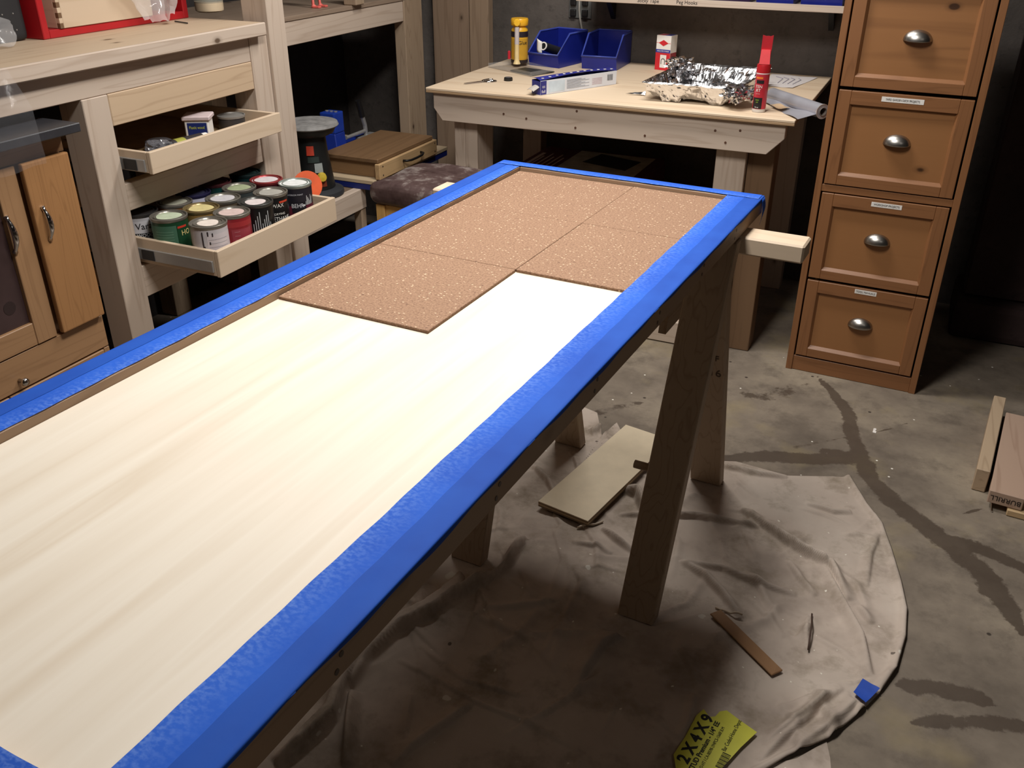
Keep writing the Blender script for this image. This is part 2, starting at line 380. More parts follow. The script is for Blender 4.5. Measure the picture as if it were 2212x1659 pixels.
# painted masonry chimney in the dark corner past the file cabinet
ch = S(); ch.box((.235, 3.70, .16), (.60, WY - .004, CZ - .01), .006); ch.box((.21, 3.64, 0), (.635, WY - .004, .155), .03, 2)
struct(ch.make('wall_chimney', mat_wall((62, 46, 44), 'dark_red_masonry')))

# ================================================================== WORK TABLE (tray frame on sawhorses)
TR = R_(-2.97); TZ0 = .876
tb = thing('tray_table', 'long plywood tray tabletop with blue taped rim on sawhorses, partly laid with cork', 'table', (0, 0, TZ0), TR)
xi0, xi1, xo0, xo1 = -1.034, -.502, -1.099, -.426
yi0, yi1, yo0, yo1 = .2585, 2.029, .19, 2.062
ZT = .916 - TZ0; ZP = .901 - TZ0
sidew = wood(1, (158, 130, 104), (104, 78, 56), tag='rail'); sidew0 = wood(0, (158, 130, 104), (104, 78, 56), tag='rail')
S().box((xo0, yo0, 0), (xi0, yo1, ZT), .002).make('side_rail', sidew, tb, True)
S().box((xi1, yo0, 0), (xo1, yo1, ZT), .002).make('side_rail', sidew, tb, True)
S().box((xi0 + .0005, yi1, 0), (xi1 - .0005, yo1, ZT), .002).make('end_rail', sidew0, tb, True)
S().box((xi0 + .0005, yo0, 0), (xi1 - .0005, yi0, ZT), .002).make('end_rail', sidew0, tb, True)
S().box((xi0 + .0006, yi0 + .0006, .004), (xi1 - .0006, yi1 - .0006, ZP), .0005).make('plywood_panel', PLY, tb, True)
screw = plain((70, 52, 40), .5)
for yy in (.47, .78, 1.08, 1.35, 1.60, 1.83):
    for zz in (.011, .026):
        S().cyl((xo1 - .002, yy + (zz - .011) * .6, zz), (xo1 + .0006, yy + (zz - .011) * .6, zz), .0034, n=10).make('screw_head', screw, tb, True)
# cork squares
xm = -.7265; g = .0004
rows = [1.107, 1.4125, 1.718, 2.0275]
for k in range(3): S().box((xi0 + .002, rows[k] + g, ZP), (xm - g, rows[k + 1] - g, ZP + .0055 + .0003 * (k % 2)), .0008).make('cork_tile', CORK, tb, True)
for k in (1, 2): S().box((xm + g, rows[k] + g, ZP), (xi1 - .0015, rows[k + 1] - g, ZP + .0055 + .0003 * ((k + 1) % 2)), .0008).make('cork_tile', CORK, tb, True)
# masking tape: thin strips, slightly wavy edges, outer strip folded a little over the side
def tape_strip(along, lo, hi, a, b, z, edge_side, drop=0.0, jit=.0006, name='masking_tape'):
    n = 150; m = 9; sd = rng.integers(1, 999); V = []; E = []
    ph = rng.uniform(0, 9, 4)
    prof = [(f, 0.0) for f in np.linspace(0, 1, m)]
    A = np.linspace(lo, hi, n); pts = np.zeros((n, m + (3 if drop else 0), 3)); ed = np.zeros(pts.shape[:2])
    for i, t in enumerate(A):
        wob = jit * (math.sin(t * 9 + ph[0]) + .6 * math.sin(t * 23 + ph[1]) + .5 * math.sin(t * 61 + ph[2]))
        b2 = b + wob * (1 if b > a else -1) * (0 if drop else 1)
        a2 = a + (.0004 * math.sin(t * 75 + ph[3]) + .0003 * math.sin(t * 31)) 
        for j, f in enumerate(np.linspace(0, 1, m)):
            c = a2 + (b2 - a2) * f; zz = z + .00025 * math.sin(t * 17 + j)
            pts[i, j] = (c, t, zz) if along == 1 else (t, c, zz); ed[i, j] = (1 - f) ** 1.7 if edge_side else 0
        if drop:
            sg = 1 if b > a else -1
            for q, (dx, dz) in enumerate(((.0012, -.0012), (.0014, -drop * .5), (.0014, -drop * (1 + .35 * math.sin(t * 13 + ph[1]) + .3 * math.sin(t * 41))))):
                c = b2 + sg * dx; pts[i, m + q] = (c, t, z + dz) if along == 1 else (t, c, z + dz)
    X, Y, Z = pts[..., 0], pts[..., 1], pts[..., 2]
    o = npmesh(name, X, Y, Z, TAPE if edge_side else TAPE_TOP, {'edge': ed}); o.parent = tb; return o
zt = ZT + .0007
tape_strip(1, yo0, yo1, xi1 + .0004, xi1 + .052, zt, True)                 # right rim, inner strip
tape_strip(1, yo0 - .002, yo1 + .002, xi1 + .040, xo1 + .0002, zt + .0005, False, drop=.006)   # right rim, outer strip
tape_strip(1, yo0, yo1, xi0 - .0004, xi0 - .046, zt, True)
tape_strip(1, yo0 - .002, yo1 + .002, xi0 - .036, xo0 - .0002, zt + .0005, False, drop=.004)
tape_strip(0, xo0 + .004, xo1 - .004, yi1 + .0006, yo1, zt + .0016, True, drop=.012)
tape_strip(0, xo0 + .004, xo1 - .004, yi0 - .0006, yo0, zt + .0016, True, drop=.01)
# loose flap of tape hanging at the far corner
fl_ = S(); Pg = [[Vector((xo1 + .0018 + .004 * math.sin(f * 3), yo1 - .022 + .024 * u + .006 * f, zt - .002 - f * (.062 - .02 * u))) for u in np.linspace(0, 1, 5)] for f in np.linspace(0, 1, 8)]
fl_.solid(Pg, .0004); fo = fl_.make('tape_flap', TAPE, tb, True, 180)

# ------------------------------------------------------------------ sawhorses
def tw(x, y, z): return Matrix.Rotation(TR, 4, 'Z') @ Vector((x, y, z))
def sawhorse(ymid, x0, x1, lx, label):
    base = tw((lx[0] + lx[1]) / 2, ymid, 0)
    t = thing('sawhorse', label, 'sawhorse', (base.x, base.y, 0), TR)
    o = Vector(((lx[0] + lx[1]) / 2, ymid, 0)); L = lambda x, y, z: Vector((x, y, z)) - o
    bt = .8745
    S().box(L(x0, ymid - .036, bt - .040), L(x1, ymid + .036, bt), .004).make('top_beam', birch(0), t, True)
    for lxk in lx:
        for s in (-1, 1):
            sh_ = .022 if (lxk == lx[1] and s == -1) else 0.0; p0 = L(lxk + sh_, ymid + s * .318, 0.006); p1 = L(lxk + sh_ * 2.2, ymid + s * .060, bt - .002)
            d = (p1 - p0).normalized(); x = Vector((1, 0, 0)); n = d.cross(x).normalized()
            sh = S(); w2, t2 = .0445, .019
            # timber cut level with the floor and plumb under the beam
            poly = []
            for sx, sn in ((-1, -1), (1, -1), (1, 1), (-1, 1)): poly.append((sx * w2, sn * t2))
            def pt(u, v, z):
                q = p0 + x * u + n * v; return q + d * ((z - q.z) / d.z)
            a = [sh.bm.verts.new(pt(u, v, .0065)) for u, v in poly]; b = [sh.bm.verts.new(pt(u, v, bt - .001)) for u, v in poly]
            sh.bm.faces.new(a); sh.bm.faces.new(b)
            for k in range(4): sh.bm.faces.new((a[k], a[(k + 1) % 4], b[(k + 1) % 4], b[k]))
            sh._bev(a + b, .0025)
            lg = sh.make('leg', stud(2), t, True)
            if lxk == lx[1] and s == 1 and label.startswith('pine'):
                M = frame(p0 + d * .50 - n * (t2 + .0008) + x * .012, (1, 0, 0), d)
                text('SPF', .026, M, plain((74, 58, 44), .8), lg, True, 'stamp'); text('816', .034, Matrix.Translation(d * -.05) @ M, plain((74, 58, 44), .8), lg, True, 'stamp')
    for s in (-1, 1):
        S().box(L(lx[0] + .045, ymid + s * .19 - .012, .42), L(lx[1] - .045, ymid + s * .19 + .012, .505), .002).make('brace', stud(0), t, True) if False else None
    # gusset boards joining the leg pairs below the beam
    for k, lxk in enumerate(lx):
        sg = -1 if k == 0 else 1
        poly = [L(lxk - sg * .0455, ymid - .075, .63), L(lxk - sg * .0455, ymid + .075, .63), L(lxk - sg * .0455, ymid + .035, .80), L(lxk - sg * .0455, ymid - .035, .80)]
        S().prism(poly, (-sg * .018, 0, 0)).make('gusset', stud(1), t, True)
    return t
sh1 = sawhorse(1.919, -1.205, -.291, (-.955, -.515), 'pine stud sawhorse under the cork-covered end of the tray table')
sawhorse(.245, -1.205, -.33, (-.955, -.515), 'stud sawhorse under the bare plywood end of the tray table')
# short dowel poking through the near leg
pa = tw(-.574, 1.70, .235)
S().cyl(tw(-.574, 1.735, .335), tw(-.515, 1.735, .335), .010, n=14).make('dowel_peg', stud(0), sh1, False, 40)

# ================================================================== FILE CABINET
ca = R_(-2.2); CW, CH, CD = .441, 1.42, .50
fc = thing('file_cabinet', 'four-drawer oak file cabinet with nickel cup pulls beside the pine bench', 'cabinet', (-.315, 3.10, 0), ca)
OK2 = oak(2); OK0 = oak(0)
S().box((0, 0, 0), (.021, CD, CH), .001).make('side_panel', OK2, fc, True)
S().box((CW - .021, 0, 0), (CW, CD, CH), .001).make('side_panel', OK2, fc, True)
S().box((.0212, .46, .004), (CW - .0212, .478, CH - .002), .001).make('back_panel', OK2, fc, True)
S().box((-.006, -.008, CH + .0005), (CW + .006, CD, CH + .022), .002).make('top', OK0, fc, True)
S().box((.0212, .004, .001), (CW - .0212, .022, .056), .001).make('plinth', OK0, fc, True)
for z0, z1 in ((.661, .684), (1.318, 1.34)): S().box((.0212, .003, z0), (CW - .0212, .022, z1), .001).make('rail', OK0, fc, True)
drs = [(.063, .350, None, .217), (.360, .657, None, .519), (.688, .985, None, .842), (.996, 1.312, None, 1.149)]
def cup_pull(cx, cz, par):
    s = S(); n1, n2 = 14, 22; W, H_, D = .041, .030, .024; Pg = []
    for i in range(n1 + 1):
        u = PI / 2 * i / n1; row = []
        for j in range(n2 + 1):
            v = PI * j / n2
            row.append(Vector((cx - W * math.cos(v) * 1.0, -.0005 - D * math.sin(v) * math.sin(u + .0) * 1.0, cz - .008 + H_ * (math.cos(u) * math.sin(v) ** .95 - .12 * math.sin(v) * math.sin(u)))))
        Pg.append(row)
    s.solid(Pg, .0016); return s.make('cup_pull', NICKEL, par, True, 180)
labels = {0: ('TOOL MANUALS', .185, .255, .337, 0.026), 1: ('WORKSHOP PROJECTS', .184, .277, .640, 0.026), 2: ('YARD GARDEN DECK PROJECTS', .155, .277, .968, 0.026)}
for k, (z0, z1, _, hz) in enumerate(drs):
    x0, x1 = .0265, CW - .0265
    dr = S().box((x0 + .01, .018, z0 + .01), (x1 - .01, .42, z1 - .03), .001).make('drawer', oak(1), fc, True)
    fy0, fy1 = -.0005, .0175; f = .038; zt_, zb_ = .042, .032
    S().box((x0, fy0, z0), (x0 + f, fy1, z1), .0012).make('stile', OK2, dr, True)
    S().box((x1 - f, fy0, z0), (x1, fy1, z1), .0012).make('stile', OK2, dr, True)
    S().box((x0 + f + .0003, fy0, z1 - zt_), (x1 - f - .0003, fy1, z1), .0012).make('front_rail', OK0, dr, True)
    S().box((x0 + f + .0003, fy0, z0), (x1 - f - .0003, fy1, z0 + zb_), .0012).make('front_rail', OK0, dr, True)
    S().box((x0 + f - .002, .0105, z0 + zb_ - .002), (x1 - f + .002, .0172, z1 - zt_ + .002), .0005).make('panel', oakpanel(), dr, True)
    # sloped moulding around the panel
    for nm, poly, vec in (('moulding', [(x0 + f, .0005, z0 + zb_), (x0 + f, .0104, z0 + zb_), (x0 + f, .0104, z0 + zb_ + .009)], (x1 - x0 - 2 * f, 0, 0)),
                          ('moulding', [(x1 - f, .0005, z0 + zb_), (x1 - f, .0104, z0 + zb_), (x1 - f - .007, .0104, z0 + zb_)], (0, 0, z1 - z0 - zb_ - zt_)),
                          ('moulding', [(x0 + f, .0005, z0 + zb_), (x0 + f, .0104, z0 + zb_), (x0 + f + .007, .0104, z0 + zb_)], (0, 0, z1 - z0 - zb_ - zt_))):
        S().prism(poly, vec).make(nm, OK0 if vec[0] else OK2, dr, True)
    hp = cup_pull(.2225, hz, dr)
    hp.location.y = .0102
    if k in labels:
        tx, a, b, zc, hh = labels[k]
        lb = S().box((a, -.0012, zc - .0075), (b, -.0006, zc + .0075), .0002).make('paper_label', WHITE, dr, True)
        text(tx, .0085, frame(((a + b) / 2, -.0014, zc), (1, 0, 0), (0, 0, 1)), INK, dr, True, sx=(b - a) * .86 / (len(tx) * .0085 * .62))

# ================================================================== PINE BENCH AT THE BACK WALL
ZB = .878
bb = thing('pine_bench', 'pine workbench with chamfered apron standing against the concrete back wall', 'workbench', (-1.09, 3.5, 0))
bx0, bx1, by0, by1 = -1.772, -.408, 3.098, WY - .008
pp = lambda z0, z1: None
S().box((bx0, by0, ZB - .009), (bx1, by1, ZB), .0015).make('top_sheet', wood(0, (222, 200, 172), (180, 146, 110), knots=False, grain=.5, tag='bench_ply'), bb)
S().box((bx0, by0, ZB - .0185), (bx1, by1, ZB - .0095), .0015).make('top_sheet', wood(0, (170, 140, 106), (120, 90, 62), knots=False, tag='ply_edge'), bb)
za0, za1 = .757, ZB - .019
S().prism([(-1.748, 3.112, za1), (-.436, 3.112, za1), (-.436, 3.112, za0 + .055), (-.488, 3.112, za0), (-1.712, 3.112, za0), (-1.748, 3.112, za0 + .045)], (0, .038, 0), .002).make('front_apron', pine(0), bb)
S().box((-1.70, 3.92, za0), (-.47, 3.958, za1), .002).make('rear_apron', pine(0), bb)
for xx in (-1.63, -1.36, -.85, -.56): S().box((xx, 3.1505, za0 + .01), (xx + .038, 3.9195, za1 - .001), .002).make('cross_joist', pine(1), bb)
for a, b in ((-1.682, -1.637), (-1.636, -1.584)): S().box((a, 3.151, .001), (b, 3.29, za0 + .012), .002).make('leg', pine(2), bb)
S().box((-.662, 3.151, .001), (-.559, 3.19, za0 + .012), .002).make('leg', pine(2), bb)
S().box((-.557, 3.178, .001), (-.468, 3.272, za0 + .012), .002).make('leg', brownw(2), bb)
for a in (-1.70, -.56): S().box((a, 3.85, .001), (a + .089, 3.9195, za0 + .012), .002).make('leg', pine(2), bb)
S().box((-1.583, 3.120, .004), (-.664, 3.150, .092), .002).make('lower_stretcher', pine(0), bb)
S().box((-1.583, 3.151, .100), (-.664, 3.90, .118), .001).make('lower_shelf', wood(0, (190, 164, 132), (140, 108, 78), knots=False, tag='shelf_ply'), bb)
S().box((-1.583, 3.151, .010), (-.664, 3.180, .0985), .001).make('shelf_cleat', pine(0), bb)
for x_, z_ in ((1088, 246), (1137, 256), (1246, 240), (1393, 293), (1243, 276), (1545, 282), (1599, 282), (1567, 308)):
    p = py(x_, z_, 3.112); S().cyl((p.x, 3.1125, p.z), (p.x, 3.1108, p.z), .0042, n=10).make('screw_head', plain((92, 62, 46), .6), bb)
# boxed item on the lower shelf
bxm = thing('carton', 'dark maroon printed carton on the low shelf under the pine bench', 'box', (-1.33, 3.5, .119))
S().box((-1.57, 3.30, .1195), (-1.02, 3.84, .515), .004).make('carton_body', plain((92, 40, 52), .6), bxm)
S().box((-1.40, 3.34, .5152), (-1.06, 3.82, .5162), 0).make('print_panel', plain((196, 196, 188), .6, var=.2), bxm)
S().prism([(-1.33, 3.64, .5164), (-1.12, 3.58, .5164), (-1.10, 3.74, .5164), (-1.30, 3.80, .5164)], (0, 0, .0004)).make('print_shape', plain((48, 46, 50), .6), bxm)
S().prism([(-1.27, 3.38, .5164), (-1.09, 3.38, .5164), (-1.09, 3.50, .5164), (-1.27, 3.50, .5164)], (0, 0, .0004)).make('print_shape', plain((150, 150, 90), .6), bxm)
for k in range(6):
    xk = -1.545 + k * .023
    S().box((xk, 3.33 + .02 * (k % 3), .5152), (xk + (.016 if k == 0 else .006), 3.72 - .05 * (k % 2), .5158), 0).make('print_line', plain((222, 204, 198), .6), bxm)
# steel storage tray edge on the right under the bench
S().box((-.98, 3.32, .1195), (-.70, 3.80, .30), .006).make('tool_case', plain((40, 24, 28), .5)); tag(bpy.data.objects['tool_case'], 'low dark tool case on the shelf beside the maroon carton', 'case')

# ================================================================== WALL SHELF with bins and labels
ws = thing('wall_shelf', 'pine wall shelf with printed edge labels above the back bench', 'shelf', (-.85, 3.88, 1.14))
S().box((-1.42, 3.752, 1.143), (-.33, WY - .002, 1.158), .001).make('board', pine(0), ws)
S().box((-1.42, 3.735, 1.140), (-.33, 3.7515, 1.164), .0015).make('front_edge', pine(0), ws)
for tx, x_ in (('Sticky Tape', 1400), ('Peg Hooks', 1484)):
    p = py(x_, 3, 3.735); text(tx, .019, frame((p.x, 3.7345, 1.1525), (1, 0, 0), (0, 0, 1)), INK, ws)
for a in (-1.35, -.45): S().prism([(a, WY - .003, 1.142), (a, WY - .003, 1.05), (a, WY - .10, 1.142)], (.02, 0, 0)).make('bracket', BLACK, ws)

def bin_(name, label, loc, rz, w=.150, d=.235, h=.128, mat=BLUEP, group=None):
    t = thing(name, label, 'bin', loc, rz, group); tk = .003; w2 = w / 2
    prof = [(-d / 2 + .012, 0), (d / 2 - .006, 0), (d / 2, h), (-d * .12, h), (-d / 2, .052), (-d / 2 + .002, .044)]
    for s in (-1, 1):
        x = s * w2 - (tk if s > 0 else 0)
        S().prism([(x, a, b) for a, b in prof], (tk, 0, 0)).make('side_wall', mat, t, True)
    S().box((-w2 + tk, d / 2 - .008, 0), (w2 - tk, d / 2 - .003, h), .001).make('back_wall', mat, t, True)
    S().box((-w2 + tk, -d / 2 + .012, 0), (w2 - tk, d / 2 - .009, tk), .0005).make('bottom', mat, t, True)
    S().prism([(-w2 + tk, -d / 2 + .012, tk + .0002), (-w2 + tk, -d / 2 + .015, tk + .0002), (-w2 + tk, -d / 2 + .004, .05), (-w2 + tk, -d / 2, .05)], (w - 2 * tk, 0, 0)).make('front_lip', mat, t, True)
    rim = [(-w2 + .001, d / 2 - .003, h), (-w2 + .001, -d * .12, h), (-w2 + .001, -d / 2, .052), (w2 - .001, -d / 2, .052), (w2 - .001, -d * .12, h), (w2 - .001, d / 2 - .003, h), (-w2 + .001, d / 2 - .003, h)]
    S().tube(rim, .0042, 6).make('rim', plain((64, 80, 168), .28), t, True, 60)
    return t
bin_('storage_bin', 'blue plastic bin holding a rolled liner, next to the glue bottle', (-1.527, 3.822, ZB + .0005), R_(-11))
bin_('storage_bin', 'empty blue plastic bin standing behind the foil box', (-1.318, 3.856, ZB + .0005), R_(3))
p0 = py(1632, 13, 3.76).x; p1 = py(1712, 13, 3.76).x; p2 = py(1728, 15, 3.76).x; p3 = py(1818, 15, 3.76).x
for a, b, lab in ((p0, p1, 'blue plastic bin in the middle of the wall shelf'), (p2, p3, 'blue plastic bin at the file cabinet end of the wall shelf')):
    bin_('storage_bin', lab, ((a + b) / 2, 3.872, 1.1585), 0, w=b - a)
a, b = py(1510, 8, 3.76).x, py(1618, 10, 3.76).x
bin_('storage_bin', 'dark purple bin on the wall shelf past the peg hooks label', ((a + b) / 2, 3.874, 1.1585), 0, w=b - a, mat=plain((44, 26, 66), .4))
# liner roll in the first bin
rl = thing('rolled_liner', 'dark rolled liner with a white rim lying in the blue bin', 'roll', (-1.53, 3.80, ZB + .004))
A, B_ = py(1150, 97, 3.735), py(1180, 122, 3.86); A.z = max(A.z, .93)
A = Vector((-1.557, 3.735, .958)); B_ = Vector((-1.515, 3.90, .905))
S().cyl(A, B_, .017, .020, 22).make('tube', plain((36, 36, 42), .6), rl, False, 40)
dr_ = (A - B_).normalized(); q = dr_.to_track_quat('Z', 'Y').to_matrix().to_4x4(); q.translation = A
S().lathe([(.0125, 0), (.0125, .0035), (.0172, .0035), (.0172, 0)], n=22, M=q).make('rim', WHITE, rl, False, 40)
S().lathe([(.0, .0005), (.0122, .0006)], n=22, M=q).make('core', plain((10, 10, 12), .8), rl, False)
S().solid([[A + Vector((-.030 + .024 * u, -.004 - .004 * math.sin(u * 3), .030 - .052 * v - .012 * u)) for u in np.linspace(0, 1, 4)] for v in np.linspace(0, 1, 6)], .0008).make('paper_tongue', WHITE, rl, False, 180)

# wall outlet with a flex
ot = thing('wall_outlet', 'grey double outlet with black plugs and a pale cord on the back wall', 'outlet', (-1.495, WY - .006, 1.05))
S().box((-1.545, WY - .007, 1.045), (-1.442, WY - .0005, 1.135), .002).make('cover_plate', plain((92, 92, 90), .6), ot)
for xx in (-1.522, -1.468):
    for zz in (1.068, 1.112): S().box((xx - .013, WY - .022, zz - .014), (xx + .013, WY - .0072, zz + .014), .004, 2).make('plug', BLACK, ot)
S().tube([(-1.495, WY - .014, 1.13), (-1.494, WY - .014, 1.08), (-1.488, WY - .016, 1.045), (-1.478, WY - .014, 1.00), (-1.474, WY - .012, .93), (-1.47, WY - .012, .89)], .0045, 8).make('cord', plain((150, 146, 138), .6), ot, False, 180)

# ------------------------------------------------------------------ things on the back bench
e = .0006
# scissors
sc = thing('scissors', 'steel scissors lying on the corner of the pine bench', 'scissors', pz(1035, 178, ZB + e))
c0, c1 = pz(1002, 181, ZB + .003), pz(1045, 176, ZB + .003); d = (c1 - c0).normalized(); nrm = Vector((-d.y, d.x, 0))
S().prism([c0, c0 + nrm * .006 + d * .004, c1 + nrm * .012, c1 - nrm * .002], (0, 0, .002)).make('blade', CHROME, sc)
S().prism([c0 - nrm * .004 + d * .006, c0 + d * .01 + nrm * .002, c1 + nrm * .004, c1 - nrm * .008], (0, 0, -.002)).make('blade', CHROME, sc)
def loop(c, rx, ry, ang): return [c + Vector((rx * math.cos(t) * math.cos(ang) - ry * math.sin(t) * math.sin(ang), rx * math.cos(t) * math.sin(ang) + ry * math.sin(t) * math.cos(ang), 0)) for t in np.linspace(0, 2 * PI, 21)]
an = math.atan2(d.y, d.x)
S().tube(loop(c1 + d * .026 + nrm * .014, .026, .013, an + .25), .0035, 8).make('handle', CHROME, sc, False, 180)
S().tube(loop(c1 + d * .022 - nrm * .012, .024, .012, an - .25), .0035, 8).make('handle', CHROME, sc, False, 180)
S().cyl(c1 + Vector((0, 0, -.003)), c1 + Vector((0, 0, .004)), .004, n=12).make('pivot', CHROME, sc)
# bottle cap
cp_ = pz(1098, 174, ZB + e)
cap = S().lathe([(.0, .001), (.0165, .001), (.0175, .003), (.0165, .011), (.0145, .0125), (.0, .0125)], cp_, 26).make('bottle_cap', BLACK, None, False, 40)
tag(cap, 'small black cap lying between scissors and foil box', 'cap')
cpd = S().lathe([(.0, .0127), (.0125, .0127), (.0125, .0131), (.0, .0131)], cp_ + Vector((0, 0, .0002)), 20).make('cap_disc', plain((150, 150, 150), .3, .6), cap)
# glue bottle with side spout tube
gb = pz(1122, 141, ZB + e); gl = thing('glue_bottle', 'yellow-capped wood glue bottle with clear side tube on the pine bench', 'bottle', (gb.x, gb.y, ZB + e + .012))
gx, gy = gb.x, gb.y; g0 = ZB + e + .012
S().lathe([(.0, 0), (.033, 0), (.035, .003), (.035, .125), (.034, .133), (.022, .148), (.02, .152), (0, .152)], (gx, gy, g0), 30).make('bottle_body', plain((222, 170, 44), .35), gl, False, 40)
S().lathe([(.0353, .018), (.0357, .0182), (.0357, .098), (.0353, .0982)], (gx, gy, g0), 30).make('label_band', plain((196, 150, 44), .4), gl, False, 40)
S().lathe([(.0353, .104), (.0358, .1042), (.0358, .126), (.0353, .1262)], (gx, gy, g0), 30).make('label_band', plain((34, 26, 34), .5), gl, False, 40)
S().lathe([(.0353, .0), (.0358, .0002), (.0358, .014), (.0353, .0142)], (gx, gy, g0), 30).make('label_band', plain((44, 32, 26), .5), gl, False, 40)
cf = math.atan2(-gy, -gx)   # angle toward the camera
S().lathe([(.0, .148), (.034, .148), (.0365, .151), (.0365, .172), (.034, .176), (.0, .177)], (gx, gy, g0), 30).make('cap', plain((240, 180, 40), .35), gl, False, 40)
ct = Vector((gx + .040 * math.cos(cf - .28), gy + .040 * math.sin(cf - .28), 0))
S().lathe([(.0, 0), (.016, 0), (.011, .012), (.0098, .02), (.0098, .078), (.0, .078)], (ct.x, ct.y, g0), 20).make('side_tube', plain((232, 206, 150), .4), gl, False, 40)
S().lathe([(.0, .0782), (.0098, .0782), (.0098, .146), (.0, .146)], (ct.x, ct.y, g0), 20).make('side_tube', plain((206, 196, 196), .35), gl, False, 40)
q = Vector((math.cos(cf), math.sin(cf), 0)).to_track_quat('Z', 'Y').to_matrix().to_4x4(); q.translation = Vector((ct.x - .012 * math.cos(cf), ct.y - .012 * math.sin(cf), g0 + .163))
S().lathe([(.0, .0), (.013, .0), (.0155, .004), (.0155, .022), (.012, .026), (.0, .026)], n=9, M=q).make('cap_knob', plain((246, 190, 50), .35), gl, False, 30)
S().lathe([(.0, .02), (.006, .02), (.006, .05), (.0, .055)], (gx + .045 * math.cos(cf - 1.35), gy + .045 * math.sin(cf - 1.35), g0 - .005), 14).make('red_nozzle', plain((200, 44, 60), .4), gl, False, 40)
text('Glue', .021, Matrix.Translation((gx, gy, g0)), INK, gl, bend=(.0364, cf + .40, .082))
# shallow clear tray under the glue bottle
tc = [pz(1063, 152, ZB), pz(1150, 170, ZB), pz(1232, 150, ZB), pz(1110, 128, ZB)]
cxy = sum(tc, Vector()) / 4
ct_ = thing('clear_tray', 'shallow clear plastic tray with dark dregs beneath the glue bottle', 'tray', (cxy.x, cxy.y, ZB + e))
tw0, td0 = .30, .22
def rect(x0, x1, y0, y1): return x0, x1, y0, y1
tx0, tx1, ty0, ty1 = -1.748, -1.43, 3.50, 3.965
tx1, ty1 = -1.635, 3.80
trM = Matrix.Translation((-1.60, 3.60, ZB + e)) @ Matrix.Rotation(R_(-17), 4, 'Z')
trM = Matrix.Identity(4)
def bxl(lo, hi, nm, mt): S().box(lo, hi, .0006).make(nm, mt, ct_)
poly = [Vector((-1.752, 3.60, 0)), Vector((-1.50, 3.47, 0)), Vector((-1.455, 3.60, 0)), Vector((-1.665, 3.735, 0))]
zt0 = ZB + e
S().prism([p + Vector((0, 0, zt0)) for p in poly], (0, 0, .002)).make('tray_base', mat_clear('clear_tray_base', (150, 146, 138), .22), ct_)
for k in range(4):
    a, b = poly[k] + Vector((0, 0, zt0 + .002)), poly[(k + 1) % 4] + Vector((0, 0, zt0 + .002)); nn = (b - a).normalized(); nn = Vector((-nn.y, nn.x, 0)) * .002
    S().prism([a, b, b + nn, a + nn], (0, 0, .016)).make('tray_wall', mat_clear('tray_film', (200, 200, 200), .14, .1), ct_)
S().prism([Vector((-1.63, 3.552, zt0 + .0022)), Vector((-1.50, 3.49, zt0 + .0022)), Vector((-1.45, 3.60, zt0 + .0022)), Vector((-1.60, 3.64, zt0 + .0022))], (0, 0, .003), .001).make('dregs', plain((46, 46, 40), .5, var=.4), ct_)
# foil box
fb = thing('foil_box', 'open blue and white foil carton lying in front of the blue bins', 'box', (-1.25, 3.31, ZB + e), math.atan2(3.484 - 3.157, -1.147 + 1.321))
L_, W_, H_ = .375, .050, .050
Mloc = fb.rotation_euler.z
def fbx(lo, hi, nm, m, bev=.0008): return S().box(lo, hi, bev).make(nm, m, fb, True)
PALE = plain((214, 218, 226), .5, var=.05); NAVY = plain((40, 44, 128), .45, var=.1)
fbx((-L_ / 2, -W_ / 2, 0), (L_ / 2, W_ / 2, .0012), 'carton_bottom', PALE)
fbx((-L_ / 2, -W_ / 2, .0013), (L_ / 2, -W_ / 2 + .0012, H_), 'carton_front', PALE)
fbx((-L_ / 2, W_ / 2 - .0012, .0013), (L_ / 2, W_ / 2, H_), 'carton_back', NAVY)
fbx((-L_ / 2, -W_ / 2 + .0014, .0013), (-L_ / 2 + .0012, W_ / 2 - .0014, H_ - .002), 'carton_end', NAVY)
fbx((L_ / 2 - .0012, -W_ / 2 + .0014, .0013), (L_ / 2, W_ / 2 - .0014, H_ - .002), 'carton_end', PALE)
lid = [[Vector((-L_ / 2 + L_ * u, -W_ / 2 + .001 + (W_ - .001) * v, H_ + .001 + .010 * math.sin(PI * u) * (1 - v) + .006 * math.sin(PI * v * .8))) for u in np.linspace(0, 1, 14)] for v in np.linspace(0, 1, 5)]
ld = S().solid(lid, .0008).make('lid', NAVY, fb, True, 60)
for k in range(11):
    u = .05 + .09 * k; S().lathe([(0, .0), (.0055, .0), (.0055, .0008), (0, .0008)], (-L_ / 2 + L_ * u, -W_ / 2 + .011, H_ + .0052 + .010 * math.sin(PI * u) * .8), 10).make('printed_dot', WHITE, ld, True)
S().solid([[Vector((-L_ / 2 - .028 * u, -W_ / 2 + .006 + (W_ - .012) * v, .028 - .012 * u + .006 * math.sin(v * 3))) for u in np.linspace(0, 1, 4)] for v in np.linspace(0, 1, 4)], .0008).make('end_flap', plain((176, 168, 160), .6), fb, True)
fbx((-L_ / 2, -W_ / 2 - .0006, .002), (-L_ / 2 + .028, -W_ / 2 - .0001, H_ - .001), 'printed_band', NAVY)
for k in range(9): fbx((-L_ / 2 + .125, -W_ / 2 - .0005, .010 + .0038 * k), (-L_ / 2 + .235 - .02 * (k % 3), -W_ / 2 - .0001, .0114 + .0038 * k), 'print_line', plain((140, 146, 158), .6), 0)
for k in range(5): fbx((-L_ / 2 + .25, -W_ / 2 - .0005, .012 + .005 * k), (-L_ / 2 + .30, -W_ / 2 - .0001, .0132 + .005 * k), 'print_line', plain((176, 140, 150), .6), 0)
